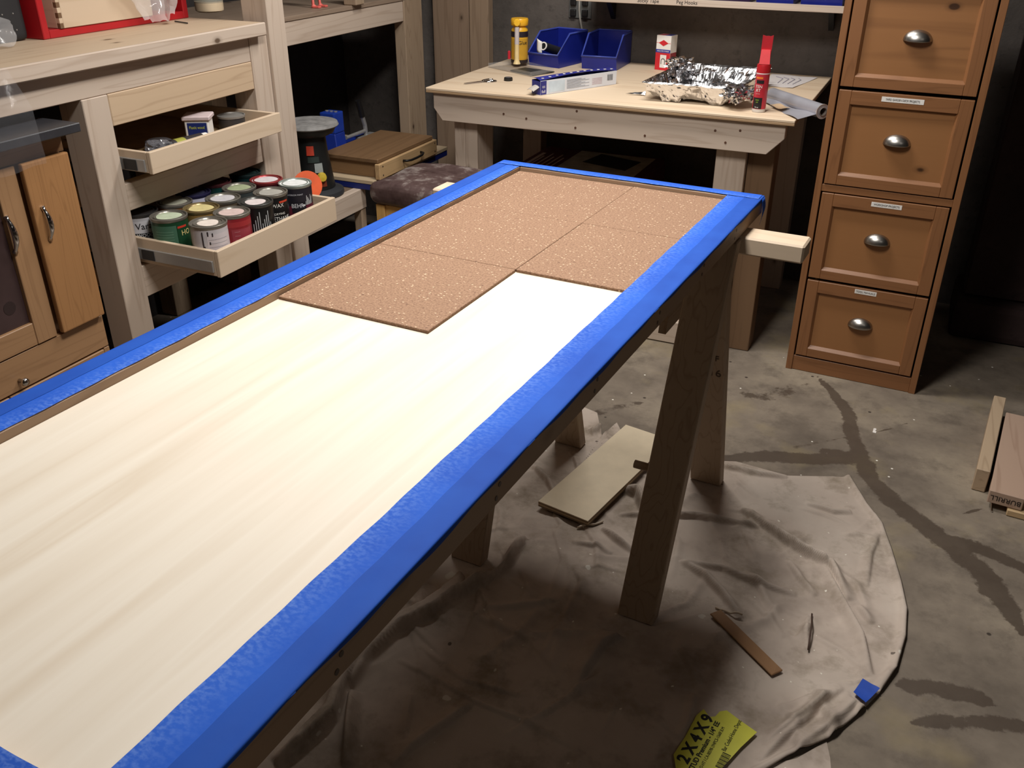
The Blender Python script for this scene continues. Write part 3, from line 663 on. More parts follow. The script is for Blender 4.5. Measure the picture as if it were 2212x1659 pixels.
fbx((-L_ / 2 + .038, -W_ / 2 - .0004, .006), (-L_ / 2 + .115, -W_ / 2 - .0001, .044), 'print_panel', plain((196, 210, 222), .5), 0)
for k in range(7): fbx((-L_ / 2 + .327 + .0042 * k, -W_ / 2 - .0006, .018), (-L_ / 2 + .3285 + .0042 * k + .0008 * (k % 2), -W_ / 2 - .0001, .040), 'barcode_bar', INK, 0)
text('foil', .014, frame((-L_ / 2 + .014, -W_ / 2 - .0008, .012), (1, 0, 0), (0, 0, 1)), WHITE, fb, True)
text('125', .010, frame((-L_ / 2 + .014, -W_ / 2 - .0008, .028), (1, 0, 0), (0, 0, 1)), WHITE, fb, True)
# staple box
sp = pz(1426, 154, ZB); sb = thing('staple_box', 'red and white insulated staples box standing near the back wall', 'box', (sp.x + .008, 3.86, ZB + e), R_(-12))
w, dd, h = .066, .055, .137
S().box((-w / 2, -dd / 2, 0), (w / 2, dd / 2, h), .001).make('carton_body', WHITE, sb, True)
RED = plain((206, 36, 48), .45); BLU = plain((44, 56, 150), .45)
S().box((-w / 2, -dd / 2 - .0006, .002), (w / 2, -dd / 2 - .0001, .070), 0).make('print_block', RED, sb, True)
S().box((-w / 2, -dd / 2 - .0006, .0705), (w / 2, -dd / 2 - .0001, .083), 0).make('print_block', BLU, sb, True)
S().box((w / 2 + .0001, -dd / 2 + .002, .002), (w / 2 + .0006, dd / 2 - .002, .07), 0).make('print_block', plain((150, 60, 66), .5, var=.3), sb, True)
S().box((-w / 2 + .022, -dd / 2 - .0010, .012), (w / 2 - .016, -dd / 2 - .0007, .062), 0).make('print_window', WHITE, sb, True)
S().prism([(-.022, -dd / 2 - .0008, .108), (0, -dd / 2 - .0008, .096), (.022, -dd / 2 - .0008, .108), (0, -dd / 2 - .0008, .120)], (0, .0006, 0)).make('diamond_mark', RED, sb, True)
S().box((-w / 2, -dd / 2 - .0005, .1074), (w / 2, -dd / 2 - .0001, .1086), 0).make('print_line', RED, sb, True)
S().box((-w / 2 + .004, -dd / 2 + .004, h + .0001), (0, dd / 2 - .004, h + .0006), 0).make('print_block', plain((214, 120, 130), .5), sb, True)
S().box((.002, -dd / 2 + .004, h + .0001), (w / 2 - .004, dd / 2 - .004, h + .0006), 0).make('print_block', plain((80, 90, 170), .5), sb, True)
text('INSULATED STAPLES', .0072, frame((0, -dd / 2 - .0009, .0765), (1, 0, 0), (0, 0, 1)), WHITE, sb, True, sx=.82)
stp = [(.003 + .008 * math.cos(a), -dd / 2 - .0016, .040 + .008 * math.sin(a)) for a in np.linspace(0, PI, 9)]
S().tube([(.011, -dd / 2 - .0016, .026)] + stp + [(-.005, -dd / 2 - .0016, .026)], .0012, 6).make('staple_picture', INK, sb, True)
# foil-lined pan
pn = thing('foil_pan', 'roasting pan wrapped in crumpled aluminium foil on the pine bench', 'pan', (-.78, 3.42, ZB + e))
def crum(p, a=.004, f=38): 
    v = noise.noise_vector(Vector(p) * f) + .5 * noise.noise_vector(Vector(p) * f * 2.3) + .2 * noise.noise_vector(Vector(p) * f * 5.1); return Vector(p) + v * a
zr = ZB + .068
rc = [Vector((-.955, 3.196, zr)), Vector((-.625, 3.205, zr)), Vector((-.600, 3.665, zr)), Vector((-.935, 3.650, zr))]
def ringpt(t, ins, z):
    n_ = len(rc); t = t % 4; k = int(t); f = t - k; c = sum(rc, Vector()) / 4
    p = rc[k].lerp(rc[(k + 1) % 4], f); d = (c - p); p = p + Vector((d.x, d.y, 0)) * ins; p.z = z; return p
Pg = []
N = 240
for ins, z, am in ((-.02, zr - .004, .002), (0, zr, .0012), (.03, zr - .006, .003), (.06, ZB + .050, .007), (.09, ZB + .036, .009), (.13, ZB + .022, .008), (.17, ZB + .012, .006), (.25, ZB + .009, .0012), (.6, ZB + .008, .0006), (.98, ZB + .008, .0002)):
    Pg.append([crum(ringpt(4 * k / N, ins, z), am, 30) for k in range(N + 1)])
for row in Pg: row[-1] = row[0].copy()
s_ = S().grid(Pg); bmesh.ops.remove_doubles(s_.bm, verts=s_.bm.verts[:], dist=1e-5); s_.make('foil_lining', FOIL, pn, False)
# outer skirt with ragged lower edge, two lobes resting on the bench at the front
Pg = []; M_ = 13
low = []
for k in range(N + 1):
    t = (4 * k / N) % 4
    if t < 1:
        x = t; zl = ZB + .046 - .010 * math.sin(x * 40)
        for c_, wd in ((.27, .10), (.80, .07)): zl = min(zl, ZB + .0015 + max(0, (abs(x - c_) - wd)) * .36)
    elif t < 2: zl = ZB + .030 + .012 * math.sin(t * 21)
    else: zl = ZB + .040 + .010 * math.sin(t * 17)
    low.append(min(zl, zr - .02))
for j in range(M_):
    f = j / (M_ - 1); row = []
    for k in range(N + 1):
        z = zr - .002 + (low[k] - zr) * f; p = ringpt(4 * k / N, -.018 + .13 * f ** 1.2, z); p = crum(p, .0070 * f + .001, 48); p.z = max(p.z, ZB + .0012); row.append(p)
    row[-1] = row[0].copy(); Pg.append(row)
s_ = S().grid(Pg); bmesh.ops.remove_doubles(s_.bm, verts=s_.bm.verts[:], dist=1e-5); s_.make('foil_skirt', FOIL, pn, False)
for cc, sx, sy in (((-.628, 3.24, ZB + .045), .05, .075), ((-.935, 3.62, ZB + .065), .05, .06)):
    s_ = S(); bmesh.ops.create_icosphere(s_.bm, subdivisions=4, radius=1)
    for v in s_.bm.verts:
        p = Vector((v.co.x * sx, v.co.y * sy, v.co.z * .026)); v.co = Vector(cc) + p * (1 + .45 * noise.noise(v.co * 3.1) + .25 * noise.noise(v.co * 7))
        v.co.z = max(v.co.z, ZB + .002)
    s_.make('crumpled_corner', FOIL, pn, False, 20)
# foil scrap
q0 = pz(1372, 205, ZB + .002)
s_ = S().solid([[crum(q0 + Vector((.075 * u - .04, .02 * (v - .5) * u + .012 * u, .002 + .010 * u * (1 - abs(2 * v - 1)))), .003, 60) for u in np.linspace(0, 1, 9)] for v in np.linspace(0, 1, 5)], .0005)
for v in s_.bm.verts: v.co.z = max(v.co.z, ZB + .0006)
tag(s_.make('foil_scrap', FOIL, None, False, 20), 'torn pointed scrap of foil beside the foil-wrapped pan', 'foil')
# red spray can
cn = pz(1638, 241, ZB); rcn = thing('spray_can', 'red aerosol can with upright red dispenser spout on the pine bench', 'can', (cn.x, cn.y, ZB + e))
x_, y_, z_ = cn.x, cn.y, ZB + e; cf = math.atan2(-y_, -x_)
S().lathe([(.0, 0), (.0215, 0), (.022, .001), (.022, .011), (.0, .011)], (x_, y_, z_), 28).make('base_ring', plain((206, 202, 198), .3), rcn, False, 40)
S().lathe([(.0, .0112), (.0222, .0112), (.0222, .122), (.0, .122)], (x_, y_, z_), 28).make('body', plain((188, 48, 60), .35), rcn, False, 40)
S().lathe([(.0, .1222), (.0226, .1222), (.0226, .126), (.0, .126)], (x_, y_, z_), 28).make('collar', plain((226, 190, 190), .4), rcn, False, 40)
S().lathe([(.0, .1262), (.0224, .1262), (.0228, .146), (.0215, .152), (.0, .153)], (x_, y_, z_), 28).make('cap', REDP, rcn, False, 40)
Mc = Matrix.Translation((x_, y_, z_)) @ Matrix.Rotation(cf + PI / 2, 4, 'Z')     # local -y faces the camera
S().prism([Mc @ Vector(v) for v in ((-.017, -.016, .1535), (.017, -.016, .1535), (.0145, .006, .196), (-.0145, .006, .196))], (Mc.to_3x3() @ Vector((0, .012, 0)))).make('dispenser', plain((190, 28, 36), .6), rcn)
S().prism([Mc @ Vector(v) for v in ((-.0165, .012, .152), (.0165, .012, .152), (.0185, .014, .240), (.009, .014, .236), (.004, .014, .2375), (-.004, .014, .2365), (-.0155, .014, .240))], (Mc.to_3x3() @ Vector((0, .004, 0)))).make('upright_flap', plain((178, 30, 40), .45), rcn)
def curved(par, r, a0, a1, z0, z1, mat, nm, M=None, n=8, local=False):
    s = S(); P_ = [[(M @ Vector((r * math.cos(a), r * math.sin(a), z))) for a in np.linspace(a0, a1, n)] for z in (z0, z1)]
    s.grid(P_); return s.make(nm, mat, par, local, 180)
Mz = Matrix.Translation((x_, y_, z_))
curved(rcn, .0226, cf - 1.1, cf + .35, .0125, .048, plain((26, 20, 22), .5), 'label_block', Mz)
curved(rcn, .0226, cf - .85, cf + .3, .093, .104, plain((30, 22, 24), .5), 'label_block', Mz)
curved(rcn, .0226, cf - 1.0, cf + .1, .108, .114, plain((226, 120, 40), .5), 'label_block', Mz)
for tx, sz, zz, mt in (('TEN', .013, .083, WHITE), ('RT', .013, .071, WHITE), ('spray', .006, .061, plain((226, 170, 170), .5)), ('16 oz', .006, .017, WHITE), ('easy', .007, .041, plain((150, 190, 60), .5)), ('on', .007, .034, plain((150, 190, 60), .5))):
    text(tx, sz, Mz, mt, rcn, bend=(.0229, cf - .38, zz), ext=.00015)
# paper plans
pp_ = [pz(1667, 160, ZB), pz(1766, 169, ZB), pz(1712, 191, ZB), pz(1650, 186, ZB)]
s_ = S(); Pg = [[pp_[0].lerp(pp_[1], u).lerp(pp_[3].lerp(pp_[2], u), v) + Vector((0, 0, .0012 + .002 * math.sin(u * 5 + v * 3) ** 2)) for u in np.linspace(0, 1, 9)] for v in np.linspace(0, 1, 7)]
pl = s_.solid(Pg, .0006).make('plan_sheet', plain((214, 208, 206), .7, var=.03), None, False, 60); tag(pl, 'white paper sheet with faint drawn lines at the back of the pine bench', 'paper')
for k in range(4):
    a_, b_ = (.15 + .18 * k, .25), (.35 + .15 * k, .75)
    f_ = lambda u, v: pp_[0].lerp(pp_[1], u).lerp(pp_[3].lerp(pp_[2], u), v) + Vector((0, 0, .0042))
    S().tube([f_(*a_), f_(b_[0], a_[1] + .1), f_(*b_)], .0009, 5).make('drawn_line', plain((150, 146, 166), .7), pl)
# foil roll hanging off the bench end
fr = thing('foil_roll', 'aluminium foil roll overhanging the bench end next to the file cabinet', 'foil', (-.45, 3.3, ZB + e))
rr = .0225; A, B_ = pz(1668, 204, ZB + rr + .003), pz(1777, 241, ZB + rr + .003); ax = (B_ - A).normalized()
q = ax.to_track_quat('Z', 'Y').to_matrix().to_4x4(); q.translation = A; LL = (B_ - A).length
SATIN = plain((176, 176, 184), .36, .45, .05)
S().lathe([(.0135, 0), (rr, 0), (rr, LL), (.0135, LL), (.0135, 0)], n=32, M=q).make('roll', SATIN, fr, False, 40)
S().lathe([(.0118, -.001), (.0133, -.001), (.0133, LL + .004), (.0118, LL + .004), (.0118, -.001)], n=28, M=q).make('cardboard_core', plain((120, 110, 102), .7), fr, False, 40)
S().lathe([(rr - .0008, LL - .004), (rr + .0012, LL - .004), (rr + .0012, LL + .001), (rr - .0008, LL + .001)], n=28, M=q).make('end_edge', plain((220, 220, 220), .3, .7), fr, False, 40)
per = ax.cross(Vector((0, 0, 1))).normalized(); per = per if per.y < 0 else -per
# loose flap lying forward of the roll
def flap(u, v):
    p = A.lerp(B_, u) - Vector((0, 0, rr * .6)) + per * (rr * .85 + .058 * v * (.25 + .9 * u)); p.z = ZB + .003 + .012 * (1 - v) + (.004 * math.sin(u * 9)); return p
s_ = S().solid([[flap(u, v) for u in np.linspace(.02, .98, 16)] for v in np.linspace(0, 1, 6)], .0005); s_.make('loose_sheet', SATIN, fr, False, 60)
S().solid([[A.lerp(B_, .30 + .24 * u) + per * (.030 + .034 * v) + Vector((0, 0, -.012 - .003 * v + .002 * math.sin(u * 7))) for u in np.linspace(0, 1, 6)] for v in np.linspace(0, 1, 4)], .0006).make('torn_paper', plain((206, 176, 140), .7, var=.2), fr, False, 60)

# ================================================================== LEFT WALL WORKBENCH
F = -2.03
lbn = thing('wall_workbench', 'long pine workbench with drawers along the left wall', 'workbench', (-2.35, 2.1, 0))
S().box((WX + .03, .75, 1.137), (-2.008, 2.487, 1.160), .0015).make('top_board', wood(1, (206, 182, 154), (160, 124, 90), tag='top'), lbn)
S().box((-2.0075, .75, 1.122), (-1.996, 2.487, 1.161), .003).make('top_nosing', pine(1), lbn)
S().box((F - .038, .75, 1.046), (F - .002, 2.436, 1.121), .002).make('apron', pine(1), lbn)
S().box((F - .0385, 1.838, .961), (F - .001, 2.436, 1.0455), .002).make('fixed_drawer_face', wood(1, (204, 178, 148), (146, 114, 84), tag='face'), lbn)
S().box((F - .089, 1.749, .001), (F, 1.8365, 1.0455), .002).make('post', pine(2), lbn)
S().box((F - .089, 2.4375, .001), (F + .001, 2.524, 1.1215), .002).make('post', pine(2), lbn)
S().box((F - .089, 2.526, .001), (F + .012, 2.614, CZ - .004), .002).make('post', pine(2), lbn)
S().box((F - .038, 1.838, .723), (F - .004, 2.436, .800), .002).make('drawer_rail', pine(1), lbn)
S().box((F - .038, 1.838, .459), (F - .004, 2.436, .555), .002).make('drawer_rail', pine(1), lbn)
for yy in (.80,): S().box((F - .089, yy, .001), (F, yy + .087, 1.0455), .002).make('post', pine(2), lbn)
for yy in (1.749, 2.526): S().box((WX + .01, yy, .001), (WX + .09, yy + .087, 1.135), .002).make('post', stud(2), lbn)
for zz in (.56, .80):
    S().box((WX + .09, 1.765, zz - .06), (F - .090, 1.80, zz), .002).make('side_rail', stud(0), lbn)
S().box((WX + .09, 2.49, 1.05), (F - .09, 2.52, 1.134), .002).make('side_rail', stud(0), lbn)
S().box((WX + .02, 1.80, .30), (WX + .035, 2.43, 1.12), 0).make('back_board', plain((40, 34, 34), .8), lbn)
# drawer runners fixed to the posts + drawers
def drawer(xf, y0, y1, z0, z1, depth, nm):
    t = S().box((xf - .014, y0, z0), (xf, y1, z1), .0015).make(nm, birch(1), lbn)
    for a, b in ((y0 + .0005, y0 + .013), (y1 - .013, y1 - .0005)): S().box((xf - depth, a, z0 + .002), (xf - .0145, b, z1 - .001), .0015).make('drawer_side', birch(0), t)
    S().box((xf - depth, y0 + .0135, z0 + .004), (xf - .0145, y1 - .0135, z0 + .010), 0).make('drawer_bottom', plain((168, 138, 100), .7), t)
    S().box((xf - depth - .012, y0 + .002, z0 + .002), (xf - depth - .0005, y1 - .002, z1 - .001), .001).make('drawer_back', birch(1), t)
    zc = (z0 + z1) / 2 - .008
    for yy, s in ((y0, -1), (y1, 1)):
        S().box((xf - depth + .02, yy + s * .0002, zc - .017), (xf - .02, yy + s * .0065, zc + .017), .001).make('slide_rail', GALV, t)
        S().box((xf - depth + .02, yy + s * .0066, zc - .010), (F - .01, yy + s * .0110, zc + .010), .001).make('slide_channel', GALV, t)
        S().box((F + .004, yy + s * .0068, zc - .015), (F + .05, yy + s * .0085, zc + .015), .001).make('slide_latch', plain((30, 30, 32), .5), t)
    return t
d1 = drawer(-1.932, 1.8495, 2.4255, .836, .897, .52, 'drawer')
d2 = drawer(-1.747, 1.8495, 2.4255, .562, .640, .52, 'drawer')

# ------------------------------------------------------------------ paint cans in the lower drawer
ZC = .5726
def can(px_, py_, label, lid, body, mk=None, rim=(120, 116, 108), h=.127, r=.0535, paint=None, gloss=.35, rot=0.0):
    p = pz(px_, py_, ZC + h); t = thing('paint_can', label, 'paint can', (p.x, p.y, ZC), 0, 'paint cans in the open pine drawer')
    rimm = plain(tuple(min(255, int(v * 1.15)) for v in rim), .33, .55, .1) if ('rim', rim) not in MATS else MATS[('rim', rim)]; MATS[('rim', rim)] = rimm
    S().lathe([(.0, .0), (r - .001, .0), (r, .0015), (r, .004), (r - .002, .006), (0, .006)], n=32).make('bottom_rim', rimm, t, True, 40)
    S().lathe([(.0, .0062), (r - .002, .0062), (r - .002, h - .010), (0, h - .010)], n=36).make('can_body', plain(body, gloss, var=.05), t, True, 40)
    S().lathe([(0, h - .0098), (r - .0015, h - .0098), (r, h - .007), (r, h - .001), (r - .0015, h), (r - .004, h - .0005), (r - .006, h - .006), (r - .010, h - .006), (r - .0115, h - .001), (r - .014, h - .001), (r - .0165, h - .0045), (0, h - .0045)], n=40).make('lid', rimm, t, True, 40)
    s = S(); n = 26; rp = (r - .0175) * (1.0 if paint is None else paint)
    s.prism([(rp * (1 + .05 * math.sin(3 * a + px_)) * math.cos(a), rp * (1 + .05 * math.sin(3 * a + px_)) * math.sin(a), h - .0044) for a in np.linspace(0, 2 * PI, n, False)], (0, 0, .0012)); s.make('lid_paint', plain(lid, .45, var=.1, nscale=60), t, True)
    cf = math.atan2(-p.y, -p.x)
    if mk: mk(t, r - .002, cf, h)
    return t
I4 = Matrix.Identity(4)
def patch(t, r, a0, a1, z0, z1, rgb, nm='label_block', dr=.0006): return curved(t, r + dr, a0, a1, z0, z1, plain(rgb, .5, var=.05), nm, I4, 10, True)
def wr(t, s_, size, r, a, z, rgb, sx=1.0): return text(s_, size, I4, plain(rgb, .6, var=.02), t, True, bend=(r + .0011, a, z), ext=.00012, sx=sx)
def mk_white(t, r, c, h):
    patch(t, r, c - 1.2, c - .25, .012, .050, (38, 120, 70)); patch(t, r, c - .2, c + 1.4, .012, .104, (206, 196, 198))
    for k in range(7): patch(t, r, c - .12, c + 1.0, .022 + .011 * k, .0232 + .011 * k, (168, 164, 170), 'print_line', .0009)
    for a, z0, z1 in ((-.42, .055, .112), (-.36, .04, .07), (-.12, .10, .113), (.12, .098, .108), (-.05, .075, .083)): patch(t, r, c + a - .035, c + a + .035, z0, z1, (52, 44, 46), 'paint_drip', .0012)
def mk_green(t, r, c, h):
    patch(t, r, c - 1.4, c + .30, .012, .108, (66, 106, 84)); patch(t, r, c + .33, c + 1.4, .012, .108, (18, 62, 36))
    for k in range(9): patch(t, r, c - .9, c + .1, .026 + .008 * k, .0274 + .008 * k, (110, 150, 126), 'print_line', .0009)
    patch(t, r, c + .36, c + .95, .098, .104, (196, 56, 40), 'print_line', .0009); wr(t, 'HO', .022, r, c + .86, .082, (216, 196, 130))
def mk_red(t, r, c, h):
    patch(t, r, c - 1.4, c + 1.4, .092, .108, (160, 44, 48)); patch(t, r, c - .15, c + 1.1, .015, .086, (152, 56, 66))
    for k in range(5): patch(t, r, c - .8, c - .35, .03 + .012 * k, .0312 + .012 * k, (196, 130, 136), 'print_line', .0009); patch(t, r, c + .0, c + .3, .03 + .012 * k, .0312 + .012 * k, (196, 130, 136), 'print_line', .0009)
def mk_drip(t, r, c, h):
    for k in range(9):
        a = -.25 + .13 * k; patch(t, r, c + a - .022, c + a + .022, .012 + .02 * (k % 3), .070 + .012 * ((k * 5) % 4), (196, 200, 200), 'paint_drip')
    patch(t, r, c - 1.1, c - .55, .06, .062, (150, 150, 150), 'print_line')
def mk_ax(t, r, c, h):
    wr(t, 'MINWAX', .017, r, c + .05, .092, (226, 222, 212)); wr(t, 'FAST-DRYING', .010, r, c + .18, .066, (226, 222, 212)); wr(t, 'POLYURETHANE', .019, r, c + .0, .050, (230, 228, 222), .8)
    patch(t, r, c + .45, c + 1.1, .100, .106, (206, 70, 44), 'print_line'); patch(t, r, c - 1.0, c + 1.2, .014, .028, (130, 40, 44))
def mk_behr(t, r, c, h):
    patch(t, r, c - 1.4, c + 1.4, .014, .062, (96, 32, 48)); patch(t, r, c - .35, c + .55, .040, .074, (26, 24, 32), 'label_block', .0009)
    wr(t, 'BEHR', .019, r, c + .02, .062, (232, 232, 236), .9); wr(t, 'EXTERIOR PAINT', .007, r, c - .1, .098, (206, 206, 212)); wr(t, '& PRIMER IN ONE', .007, r, c + .2, .028, (206, 190, 196))
    for k in range(7): patch(t, r, c + .55 + .08 * k, c + .60 + .08 * k, .062, .074 + .006 * ((k * 3) % 4), (190, 190, 190), 'skyline_print')
    patch(t, r, c + .36, c + .50, .060, .065, (236, 236, 236), 'bear_mark', .0012)
def mk_vth(t, r, c, h):
    patch(t, r, c - 1.3, c + 1.3, .012, .108, (206, 204, 208)); patch(t, r, c - 1.0, c + 1.0, .058, .072, (30, 30, 34), 'label_block', .0009); patch(t, r, c - .1, c + .4, .016, .042, (74, 70, 74), 'label_block', .0009)
    wr(t, 'Vara', .026, r, c + .1, .092, (26, 26, 32)); wr(t, 'WOOD', .014, r, c + .1, .065, (230, 230, 230))
def mk_glab(t, r, c, h):
    patch(t, r, c + .1, c + 1.3, .012, .100, (206, 206, 210)); wr(t, 'Vara', .022, r, c + .75, .086, (30, 30, 36))
def mk_mi(t, r, c, h): wr(t, 'MINWAX', .016, r, c + .2, .096, (200, 210, 206))
can(449, 478.5, 'quart paint can with white drip-marked label at the front corner of the drawer', (232, 220, 210), (196, 190, 192), mk_white, paint=.82)
can(363.5, 464, 'green labelled quart can with pale green lid beside the drawer slide', (196, 208, 180), (24, 64, 40), mk_green)
can(500, 456, 'red quart can with pink smeared lid behind the drawer front', (214, 190, 184), (140, 34, 42), mk_red)
can(551, 433.5, 'black quart can with white drips down its side', (226, 214, 212), (20, 21, 22), mk_drip, rim=(74, 74, 72), paint=.85)
can(583.7, 413, 'black polyurethane quart can with a bare silver lid', (170, 168, 160), (18, 18, 20), mk_ax)
can(636.7, 393, 'dark maroon paint can with a clean white lid at the end of the drawer', (232, 234, 232), (38, 36, 44), mk_behr, rim=(150, 158, 152), paint=1.32)
can(574.6, 386, 'quart can with a white lid ringed in red', (222, 214, 216), (60, 22, 28), None, rim=(150, 60, 62), paint=1.2)
can(516, 403, 'quart can with a pale green stamped lid', (168, 178, 142), (60, 66, 66), mk_glab)
can(481, 426, 'quart can with a white lid smeared with purple paint', (208, 204, 208), (84, 72, 58), None)
can(434, 447, 'tan quart can with a pale yellow lid', (220, 204, 146), (150, 118, 66), None, rim=(128, 112, 78))
can(300, 454, 'white varnish can with a black band against the bench post', (70, 66, 66), (188, 186, 190), mk_vth, rim=(64, 62, 62))
can(376, 434, 'orange-brown quart can half hidden beneath the drawer rail', (182, 182, 164), (120, 78, 44), None)
can(417, 414, 'white quart can with a dark blue top band', (60, 62, 90), (196, 196, 214), None, rim=(52, 50, 84))
can(463, 391, 'dark teal quart can with a maroon edged lid', (90, 40, 50), (24, 64, 62), None, rim=(110, 60, 66))
can(529, 371, 'dark green stain can at the back of the drawer', (34, 58, 58), (18, 44, 46), mk_mi, rim=(40, 56, 58))
# ------------------------------------------------------------------ things in the upper drawer
zd = .8465
p = Vector((-2.055, 2.185, 0)); tub = thing('spackle_tub', 'white square tub with blue label in the upper drawer', 'tub', (p.x, p.y, zd), R_(30))
S().prism([(-.036, -.032, 0), (.036, -.032, 0), (.036, .032, 0), (-.036, .032, 0)], (0, 0, .066), .003).make('tub_body', WHITE, tub, True)
S().box((-.042, -.038, .0665), (.042, .038, .080), .003).make('tub_lid', plain((214, 196, 196), .5), tub, True)
S().box((-.028, -.0332, .006), (.030, -.0322, .060), 0).make('label_panel', plain((24, 42, 110), .5), tub, True)
text('Plastic wood', .0125, frame((0, -.0335, .046), (1, 0, 0), (0, 0, 1)), plain((200, 206, 60), .5), tub, True, sx=.72)
p = Vector((-2.065, 2.345, 0)); jl = thing('lidded_tin', 'low round tin with a grey marked lid at the end of the upper drawer', 'tin', (p.x, p.y, zd))
S().lathe([(0, 0), (.040, 0), (.042, .003), (.042, .040), (0, .040)], n=28).make('tin_body', plain((60, 58, 60), .4), jl, True, 40)
S().lathe([(0, .0405), (.044, .0405), (.0445, .047), (.041, .0475), (.039, .044), (0, .044)], n=28).make('tin_lid', plain((150, 146, 140), .45, .3), jl, True, 40)
A, B_ = px(400, 293, -1.985), px(442, 290, -1.965); A.z = B_.z = zd + .0245
ts = thing('spray_tube', 'dark tube with yellow band and white cap lying in the upper drawer', 'tube', ((A.x + B_.x) / 2, (A.y + B_.y) / 2, zd))
A = Vector((-1.99, 1.99, zd + .0245)); B_ = Vector((-1.975, 2.10, zd + .0245))
S().cyl(A, B_, .0235, n=24).make('tube_body', plain((44, 40, 42), .4), ts, False, 40)
m_ = A.lerp(B_, .30); S().cyl(A.lerp(B_, .12), A.lerp(B_, .42), .0239, n=24).make('label_band', plain((150, 150, 60), .5), ts, False, 40)
S().cyl(B_ + (B_ - A).normalized() * .0004, B_ + (B_ - A).normalized() * .02, .0215, n=24).make('white_cap', WHITE, ts, False, 40)
# crumpled clear wrap in the drawer
wrp = S(); bmesh.ops.create_icosphere(wrp.bm, subdivisions=4, radius=1)
c = Vector((-1.995, 1.955, zd + .028))
for v in wrp.bm.verts:
    q = v.co.copy(); v.co = c + Vector((q.x * .036, q.y * .045, q.z * .026)) * (1 + .4 * noise.noise(q * 3) + .3 * noise.noise(q * 8)); v.co.z = max(v.co.z, zd + .0005)
tag(wrp.make('plastic_wrap', mat_clear('shiny_wrap', (120, 120, 126), .5, .08), None, False, 25), 'crumpled shiny plastic wrap in the upper drawer', 'plastic')
rd = S().lathe([(0, 0), (.036, 0), (.038, .006), (.038, .030), (.030, .034), (0, .034)], (-2.075, 2.03, zd), 26).make('small_jar', plain((70, 66, 68), .35), None, False, 40); tag(rd, 'small dark lidded jar behind the crumpled wrap in the drawer', 'jar')
ps = S().beam((-1.99, 1.872, zd + .006), (-1.955, 1.905, zd + .006), .012, .010).make('wood_offcut', pine(0), None); tag(ps, 'thin pine offcut lying beside the crumpled wrap in the upper drawer', 'offcut')

# ------------------------------------------------------------------ shelf bay past the tall post
G = -2.20
bay = thing('shelf_bay', 'open pine shelf bay between the tall post and the back wall', 'shelf', (-2.4, 3.1, 0))
S().box((G - .038, 2.66, 1.030), (G, 3.678, 1.113), .002).make('front_beam', pine(1), bay)
S().box((WX + .01, 2.66, 1.114), (G + .004, 3.80, 1.130), .001).make('shelf_board', wood(1, (150, 130, 112), (104, 82, 64), tag='dusty'), bay)
S().box((G - .05, 3.680, .001), (G + .004, 3.735, CZ - .004), .002).make('post', stud(2), bay)
S().box((G - .05, 3.7365, .001), (G, 3.842, CZ - .004), .002).make('post', stud(2), bay)
S().box((WX + .01, 2.90, .001), (WX + .10, 2.985, 1.112), .002).make('post', wood(2, (150, 126, 100), (104, 82, 64), tag='dusty'), bay)
S().box((F - .04, 2.62, .397), (F - .004, 3.035, .480), .002).make('low_rail', pine(1), bay)
S().box((WX + .02, 2.62, .462), (F - .041, 3.66, .479), .001).make('low_shelf', wood(1, (120, 100, 80), (84, 64, 48), tag='dusty'), bay)
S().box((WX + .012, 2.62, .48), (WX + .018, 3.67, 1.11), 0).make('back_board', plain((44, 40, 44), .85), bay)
S().box((F - .044, 3.0, .001), (F - .008, 3.034, .396), .002).make('rail_leg', stud(2), bay)
# blue-edged base board
bp = thing('blue_platform', 'blue base board with pale top edge carrying the brown box', 'board', (-2.2, 3.3, .480))
S().box((-2.60, 3.00, .4803), (-1.972, 3.62, .505), .002).make('base_slab', plain((24, 40, 116), .5), bp)
S().box((-2.60, 2.997, .5055), (-1.970, 3.62, .520), .001).make('top_slab', wood(0, (196, 176, 146), (150, 120, 90), knots=False, tag='pale'), bp)
# brown lidded box with pull
wb = thing('wooden_box', 'wooden box with brown lid and black iron pull on the low shelf', 'box', (-2.08, 3.25, .5202))
S().box((-2.218, 3.045, .5205), (-1.975, 3.46, .582), .002).make('box_body', wood(0, (150, 116, 80), (104, 74, 46), knots=False, tag='boxwood'), wb)
S().box((-2.226, 3.028, .5825), (-1.962, 3.475, .600), .003).make('lid', wood(1, (124, 94, 64), (92, 66, 42), knots=False, grain=.4, tag='hardboard'), wb)
S().box((-1.9735, 3.020, .5205), (-1.951, 3.49, .5815), .002).make('front_board', wood(1, (196, 162, 118), (150, 116, 80), tag='front'), wb)
hc = px(880, 345, -1.948)
S().tube([(-1.9505, 3.20, .557), (-1.934, 3.205, .557), (-1.927, 3.225, .556), (-1.925, 3.27, .556), (-1.927, 3.32, .557), (-1.934, 3.34, .559), (-1.9505, 3.345, .560)], .0048, 8).make('pull_handle', BLACK, wb, False, 180)
for y_ in (3.045, 3.47):
    for z_ in (.535, .57): S().cyl((-1.9512, y_, z_), (-1.9498, y_, z_), .003, n=8).make('screw_head', plain((40, 36, 34), .5), wb)
